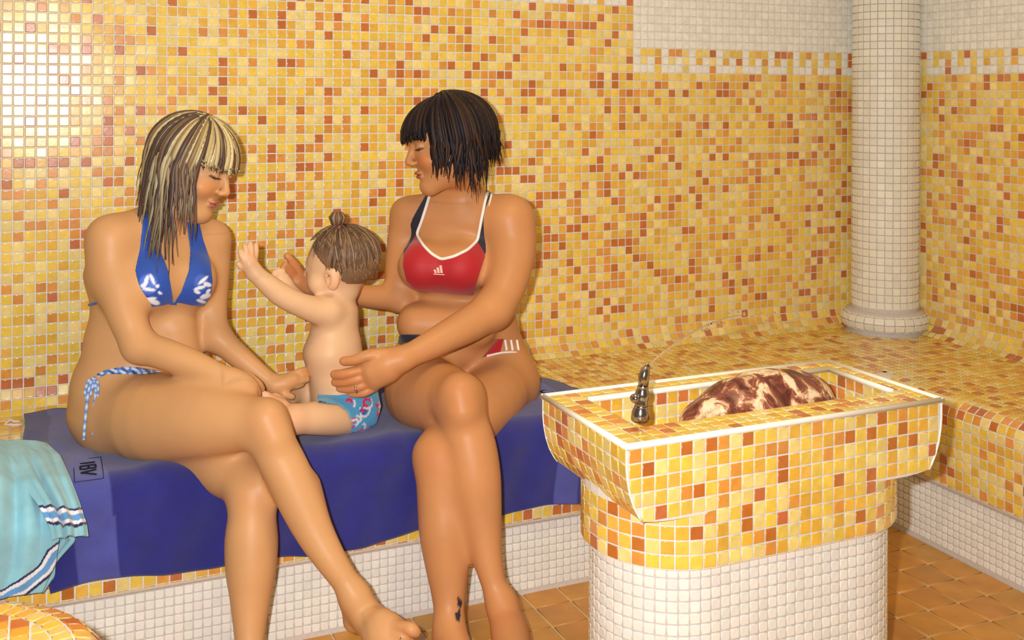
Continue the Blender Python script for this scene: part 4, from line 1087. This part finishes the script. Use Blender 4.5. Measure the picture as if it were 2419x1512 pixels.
letter([[(0,0),(1,0),(1,1),(0,1),(0,0)]], LX-.028, LS-.052, .115, .056, 'letter_frame', .0008)
letter([[(.9,1),(.3,.9),(0,.4),(.3,0),(1,.1)]], 1.318, .352, .026, .030)

# bunched light blue towel hanging over the bench edge, built from three overlapping lengths of cloth
cyan = empty('turquoise_towel', (0.0, -.6, ZB)); tag(cyan, 'turquoise terry towel with navy and white striped hems bunched over bench edge', 'towel')
CT, CN, CWt, CMb = lin((140,200,216)), lin((26,30,84)), lin((236,238,244)), lin((96,160,220))
def curve(pts, n):
    p = np.array(pts, float); d = np.concatenate([[0], np.cumsum(np.linalg.norm(np.diff(p, axis=0), axis=1))]); t = np.linspace(0, d[-1], n)
    q = np.stack([np.interp(t, d, p[:,i]) for i in range(p.shape[1])], 1)
    for _ in range(6): q[1:-1] = (q[:-2]+2*q[1:-1]+q[2:])/4
    return q
def drape(right, left, bulge, folds, seed, colf, n=(150, 190), back=.0):
    R_ = curve([J(*p) for p in right], n[1]); L_ = curve([J(*p) for p in left], n[1]); a = np.linspace(0, 1, n[0])[:,None,None]
    Pt = L_[None]*(1-a)+R_[None]*a; aa = a[...,0]; t = np.linspace(0, 1, n[1])[None]
    r_ = np.random.default_rng(seed); f = 0
    for k in range(folds): f = f+np.sin(aa*r_.uniform(8, 34)+t*r_.uniform(-6, 6)+r_.uniform(0, 6))*r_.uniform(.002, .006)
    f = f*np.clip(np.sin(aa*math.pi)*2.2, 0, 1)
    out = (bulge*np.sin(aa*math.pi*.94+.18)**.6+f)[...,None]*(np.array([0,-.8,.6]))
    u_, v_, _z = PXN((Pt+(bulge*np.sin(aa*math.pi*.94+.18)**.6)[...,None]*np.array([0,-.8,.6])).reshape(-1,3)); Pt = Pt+out; c = np.tile(CT, (len(u_),1)).astype(float); colf(c, u_, v_)
    return Pt, c.reshape(*Pt.shape)
def band(c, d, m_=None):
    for lo_, hi_, k in ((0,5,CN),(5,13,CWt),(13,26,CMb),(26,33,CWt),(33,39,CN)):
        q = (d >= lo_)&(d < hi_); 
        if m_ is not None: q &= m_
        c[q] = k
def colflapA(c, u_, v_):
    d = v_-(1197+(u_-160)*-.06+6*np.sin(u_/22)); band(c, d*.9)
def colmain(c, u_, v_):
    line = [(160,1258),(112,1296),(92,1330),(40,1372),(-60,1420)]; d = np.full(len(u_), 1e9); 
    for (a0, b0), (a1, b1) in zip(line[:-1], line[1:]):
        e = np.array([a1-a0, b1-b0], float); t = np.clip(((u_-a0)*e[0]+(v_-b0)*e[1])/(e@e), 0, 1); X_ = u_-a0-t*e[0]; Y_ = v_-b0-t*e[1]; dist = np.hypot(X_, Y_)*np.where(e[0]*Y_-e[1]*X_ < 0, 1, -1)
        d = np.where(np.abs(dist) < np.abs(d), dist, d)
    band(c, d)
Pm, cm = drape([(105,1049,-.40),(128,1085,-.50),(134,1140,-.61),(138,1200,-.66),(140,1260,-.675),(130,1330,-.665),(98,1398,-.66)],
               [(-160,1052,-.40),(-160,1090,-.52),(-165,1150,-.62),(-170,1240,-.67),(-175,1330,-.68),(-180,1420,-.675),(-180,1460,-.67)], .022, 7, 3, colmain)
sheet('main_fold', Pm, cm, .007, M_TERRY, cyan)
Pa, ca = drape([(108,1049,-.385),(140,1078,-.49),(163,1130,-.595),(186,1190,-.65),(203,1243,-.665),(206,1268,-.67)],
               [(-30,1052,-.385),(10,1090,-.52),(50,1145,-.62),(90,1195,-.675),(116,1245,-.69),(122,1277,-.69)], .014, 5, 5, colflapA, (100, 160))
sheet('corner_flap', Pa, ca, .007, M_TERRY, cyan)
Pc, cc_ = drape([(150,1240,-.635),(178,1275,-.64),(150,1305,-.64),(128,1330,-.64),(128,1362,-.638),(100,1400,-.636)],
                [(60,1245,-.64),(70,1290,-.645),(80,1320,-.65),(84,1350,-.65),(86,1375,-.65),(90,1400,-.648)], .004, 3, 9, lambda c, u_, v_: None, (40, 60))
sheet('under_fold', Pc, cc_, .007, M_TERRY, cyan)

# ------------------------------------------------------------------ round stone seat in the foreground
PC = np.array([-.05, -1.45]); PR = .232; PZ = .50
seat = empty('round_mosaic_seat', (PC[0], PC[1], 0)); tag(seat, 'rounded orange mosaic seat edge in front of the turquoise towel', 'seat')
rim = [(PR-.045, PZ)] + [(PR-.045+.045*math.sin(math.radians(q)), PZ-.045+.045*math.cos(math.radians(q))) for q in range(10, 91, 10)] + [(PR, .30)]
mb = MB(); mb.lathe([(r-.0008, z) for r, z in rim[::-1]+[(.0008+.0001, PZ)]][::-1][::-1], (PC[0], PC[1], -.0008), 96); mb.lathe([(PR-.0008, 0), (PR-.0008, .30)], (PC[0], PC[1], 0), 96)
mb.build('core', M_GROUT, seat)
pos, tu, tv, nn, su, sv = [], [], [], [], [], []
PI_ = PR-.045-P
cuts = []
for i in range(-12, 12):
    for j in range(-12, 12):
        x_, y_ = (i+.5)*P, (j+.5)*P
        if math.hypot(abs(x_)+P/2, abs(y_)+P/2) < PI_: T((PC[0]+x_, PC[1]+y_, PZ), (1,0,0), (0,1,0), (0,0,1), P-G, P-G)
        elif math.hypot(max(abs(x_)-P/2, 0), max(abs(y_)-P/2, 0)) < PI_-.004: cuts.append((x_, y_))
rows_ = [((PI_+P/2), PZ, np.array([1.,0]))]+[(c_[0], c_[1], t_) for c_, t_ in sample(rim, P)]
for r_0, z_0, t_ in rows_:
    nk = int(round(2*math.pi*(r_0)/P)) if False else 54
    for q in range(nk):
        th = 2*math.pi*(q+.5)/nk; rad = np.array([math.cos(th), math.sin(th), 0]); tn = np.array([-math.sin(th), math.cos(th), 0])
        Tt = -(rad*t_[0]+np.array([0,0,1.])*t_[1]); T(np.array([PC[0], PC[1], z_0])+rad*r_0, tn, Tt, np.cross(tn, Tt), 2*math.pi*r_0/nk-G, P-G)
cy = yellow(len(pos), np.random.default_rng(4))*np.array([.98,.80,.6])
tiles(seat, np.array(pos), tu, tv, nn, su, sv, cy, M_GLASS)

for (x_, y_), kc in zip(cuts, yellow(len(cuts), np.random.default_rng(14))*np.array([.98,.80,.6])):   # tiles cut to the round border
    h_ = (P-G)/2; pg = [(x_-h_, y_-h_), (x_+h_, y_-h_), (x_+h_, y_+h_), (x_-h_, y_+h_)]
    for q in range(48):
        th = 2*math.pi*q/48; nx_, ny_ = math.cos(th), math.sin(th); lim = PI_-G/2; out = []
        for (a0, b0), (a1, b1) in zip(pg, pg[1:]+pg[:1]):
            d0, d1 = a0*nx_+b0*ny_-lim, a1*nx_+b1*ny_-lim
            if d0 <= 0: out.append((a0, b0))
            if d0*d1 < 0: t = d0/(d0-d1); out.append((a0+(a1-a0)*t, b0+(b1-b0)*t))
        pg = out
        if len(pg) < 3: break
    if len(pg) < 3: continue
    ar = abs(sum(a0*b1-a1*b0 for (a0, b0), (a1, b1) in zip(pg, pg[1:]+pg[:1])))/2
    if ar < .00003: continue
    mb = MB(); mm = len(pg); mb.add([(PC[0]+a0, PC[1]+b0, PZ-.0005) for a0, b0 in pg]+[(PC[0]+a0, PC[1]+b0, PZ+.0014) for a0, b0 in pg], [(i, (i+1)%mm, mm+(i+1)%mm, mm+i) for i in range(mm)]+[tuple(range(mm, 2*mm))], kc)
    mb.build('cut_tile', M_GLASS, seat, smooth=False)

# ------------------------------------------------------------------ rock, faucet, water, cord
M_ROCK = bpy.data.materials.new('veined_rock'); M_ROCK.use_nodes = True
nt = M_ROCK.node_tree; N_, L_ = nt.nodes, nt.links; bs = N_['Principled BSDF']; bs.inputs['Roughness'].default_value = .32
ge = N_.new('ShaderNodeNewGeometry'); n1 = N_.new('ShaderNodeTexNoise'); n1.inputs['Scale'].default_value = 21; n1.inputs['Detail'].default_value = 8; n1.inputs['Roughness'].default_value = .68; n1.inputs['Distortion'].default_value = .8
mp = N_.new('ShaderNodeMapping'); mp.inputs['Scale'].default_value = (1, 1, .6); mp.inputs['Location'].default_value = (3.2, 1, 2); L_.new(ge.outputs['Position'], mp.inputs['Vector']); L_.new(mp.outputs[0], n1.inputs['Vector'])
cr = N_.new('ShaderNodeValToRGB'); e_ = cr.color_ramp.elements; e_[0].position = .36; e_[0].color = (*lin((78,34,26)), 1); e_[1].position = .58; e_[1].color = (*lin((236,214,176)), 1)
for p_, c_ in ((.44, (112,56,44)), (.505, (150,88,66)), (.535, (206,162,124))): q_ = cr.color_ramp.elements.new(p_); q_.color = (*lin(c_), 1)
L_.new(n1.outputs[0], cr.inputs[0]); L_.new(cr.outputs[0], bs.inputs['Base Color'])
bm_ = N_.new('ShaderNodeBump'); bm_.inputs['Strength'].default_value = .35; bm_.inputs['Distance'].default_value = .004; L_.new(n1.outputs[0], bm_.inputs['Height']); L_.new(bm_.outputs[0], bs.inputs['Normal'])
RK = Sdf(); 
RK.ell((1.462,-1.19,.572), (.158,.080,.096), None, .03); RK.ell((1.355,-1.19,.565), (.098,.070,.048), None, .09)
def rough_rock(F, g):
    f = np.sin(g[...,0]*41+np.sin(g[...,1]*37)*1.3)*np.sin(g[...,2]*53+g[...,0]*17)*.003+np.sin(g[...,0]*97+g[...,2]*71)*np.sin(g[...,1]*89+1)*.0014
    return np.maximum(F+f, ZI+.002-g[...,2])
V, Q = mesh_sdf(RK, .004, post=rough_rock); me = mesh_np('boulder', V, Q); rock = link('boulder', me, M_ROCK); tag(rock, 'large reddish brown stone with cream veins lying in the fountain basin', 'rock')

M_BRONZE = mat('dark_chrome', (.42,.38,.36), rough=.16, metal=1.0)
fx_, fy_ = 1.103, -1.268
fau = empty('faucet', (fx_, fy_, FZ+.002)); tag(fau, 'small dark chrome drinking spout with side knob standing on the fountain rim', 'faucet')
ax = unit((.10,.0,1)); B0 = np.array([fx_, fy_, FZ+.0015])
mb = MB(); mb.lathe([(.013,0),(.0165,.003),(.0172,.010),(.0165,.020),(.0135,.027),(.0125,.030)], B0, 24, axis=ax); mb.build('base', M_BRONZE, fau)
mb = MB(); mb.lathe([(.0125,.030),(.0130,.034),(.0115,.040),(.0135,.046),(.0135,.054),(.0108,.060),(.0098,.066)], B0, 24, axis=ax); mb.build('body', M_BRONZE, fau)
mb = MB(); k0 = B0+ax*.042; kd = unit((-.9,-.25,.25)); mb.lathe([(.0050,.006),(.0050,.014),(.0082,.016),(.0088,.021),(.0070,.025),(.001,.026)], k0, 18, axis=kd); mb.build('knob', M_BRONZE, fau)
mb = MB(); t0 = B0+ax*.066; mb.tube([t0, t0+ax*.018, t0+ax*.030+np.array([.002,0,0]), t0+ax*.036+np.array([.006,0,0])], [.0096,.0102,.0086,.0050], 16); mb.build('nozzle', M_BRONZE, fau)
M_WATER = mat('water', (1,1,1), rough=.02, trans=1.0, ior=1.33)
jet = empty('water_jet', tuple(B0+ax*.1)); tag(jet, 'thin arc of water spraying from the spout and breaking into drops', 'water')
j0 = t0+ax*.036+np.array([.007,0,0]); j1 = np.array([1.345,-1.25,.800]); rj = np.random.default_rng(3)
T0 = (j1[0]-j0[0]); H0 = j1[2]-j0[2]
def arcp(q): return np.array([j0[0]+T0*q, j0[1]+(j1[1]-j0[1])*q, j0[2]+H0*(2*q-q*q)])
mb = MB(); mb.tube([arcp(q) for q in np.linspace(0, .62, 26)], [.0030-.0012*q+rj.uniform(-.0004,.0004) for q in np.linspace(0, 1, 26)], 8); mb.build('stream', M_WATER, jet)
mb = MB(); mb.tube([arcp(q)+[0,0,.0] for q in np.linspace(.64, .98, 12)], [.0006+.0018*abs(math.sin(k*1.7)) for k in range(12)], 8); mb.build('stream', M_WATER, jet)
for q, r_0 in [(.50,.0022),(.56,.003),(.60,.0026),(.66,.0032),(.7,.0024),(.76,.003),(.84,.0022),(.93,.0026),(1.0,.0030),(1.08,.0026),(1.15,.0034),(1.24,.0028),(1.31,.0036),(1.40,.0026),(1.47,.003),(1.55,.0034),(1.62,.0026),(1.70,.003)]:
    mb = MB(); mb.ball(arcp(q)+rj.normal(0,.006,3), np.array((r_0, r_0, r_0*1.25)), 10); mb.build('drop', M_WATER, jet)
M_CORD = mat('pale_elastic', lin((236,214,200)), rough=.6)
mb = MB(); z_ = ZB+.0045; mb.tube([JZ(12,1003,z_), JZ(18,996,z_), JZ(26,991,z_+.004), JZ(34,996,z_+.003), JZ(46,996,z_), JZ(50,1003,z_), JZ(38,1004,z_), JZ(24,1003,z_), JZ(14,1004,z_)], .0028, 8)
tag(mb.build('hair_elastic', M_CORD), 'small pale elastic loop lying on the bench beside the blue towel', 'hair elastic')
mb = MB()
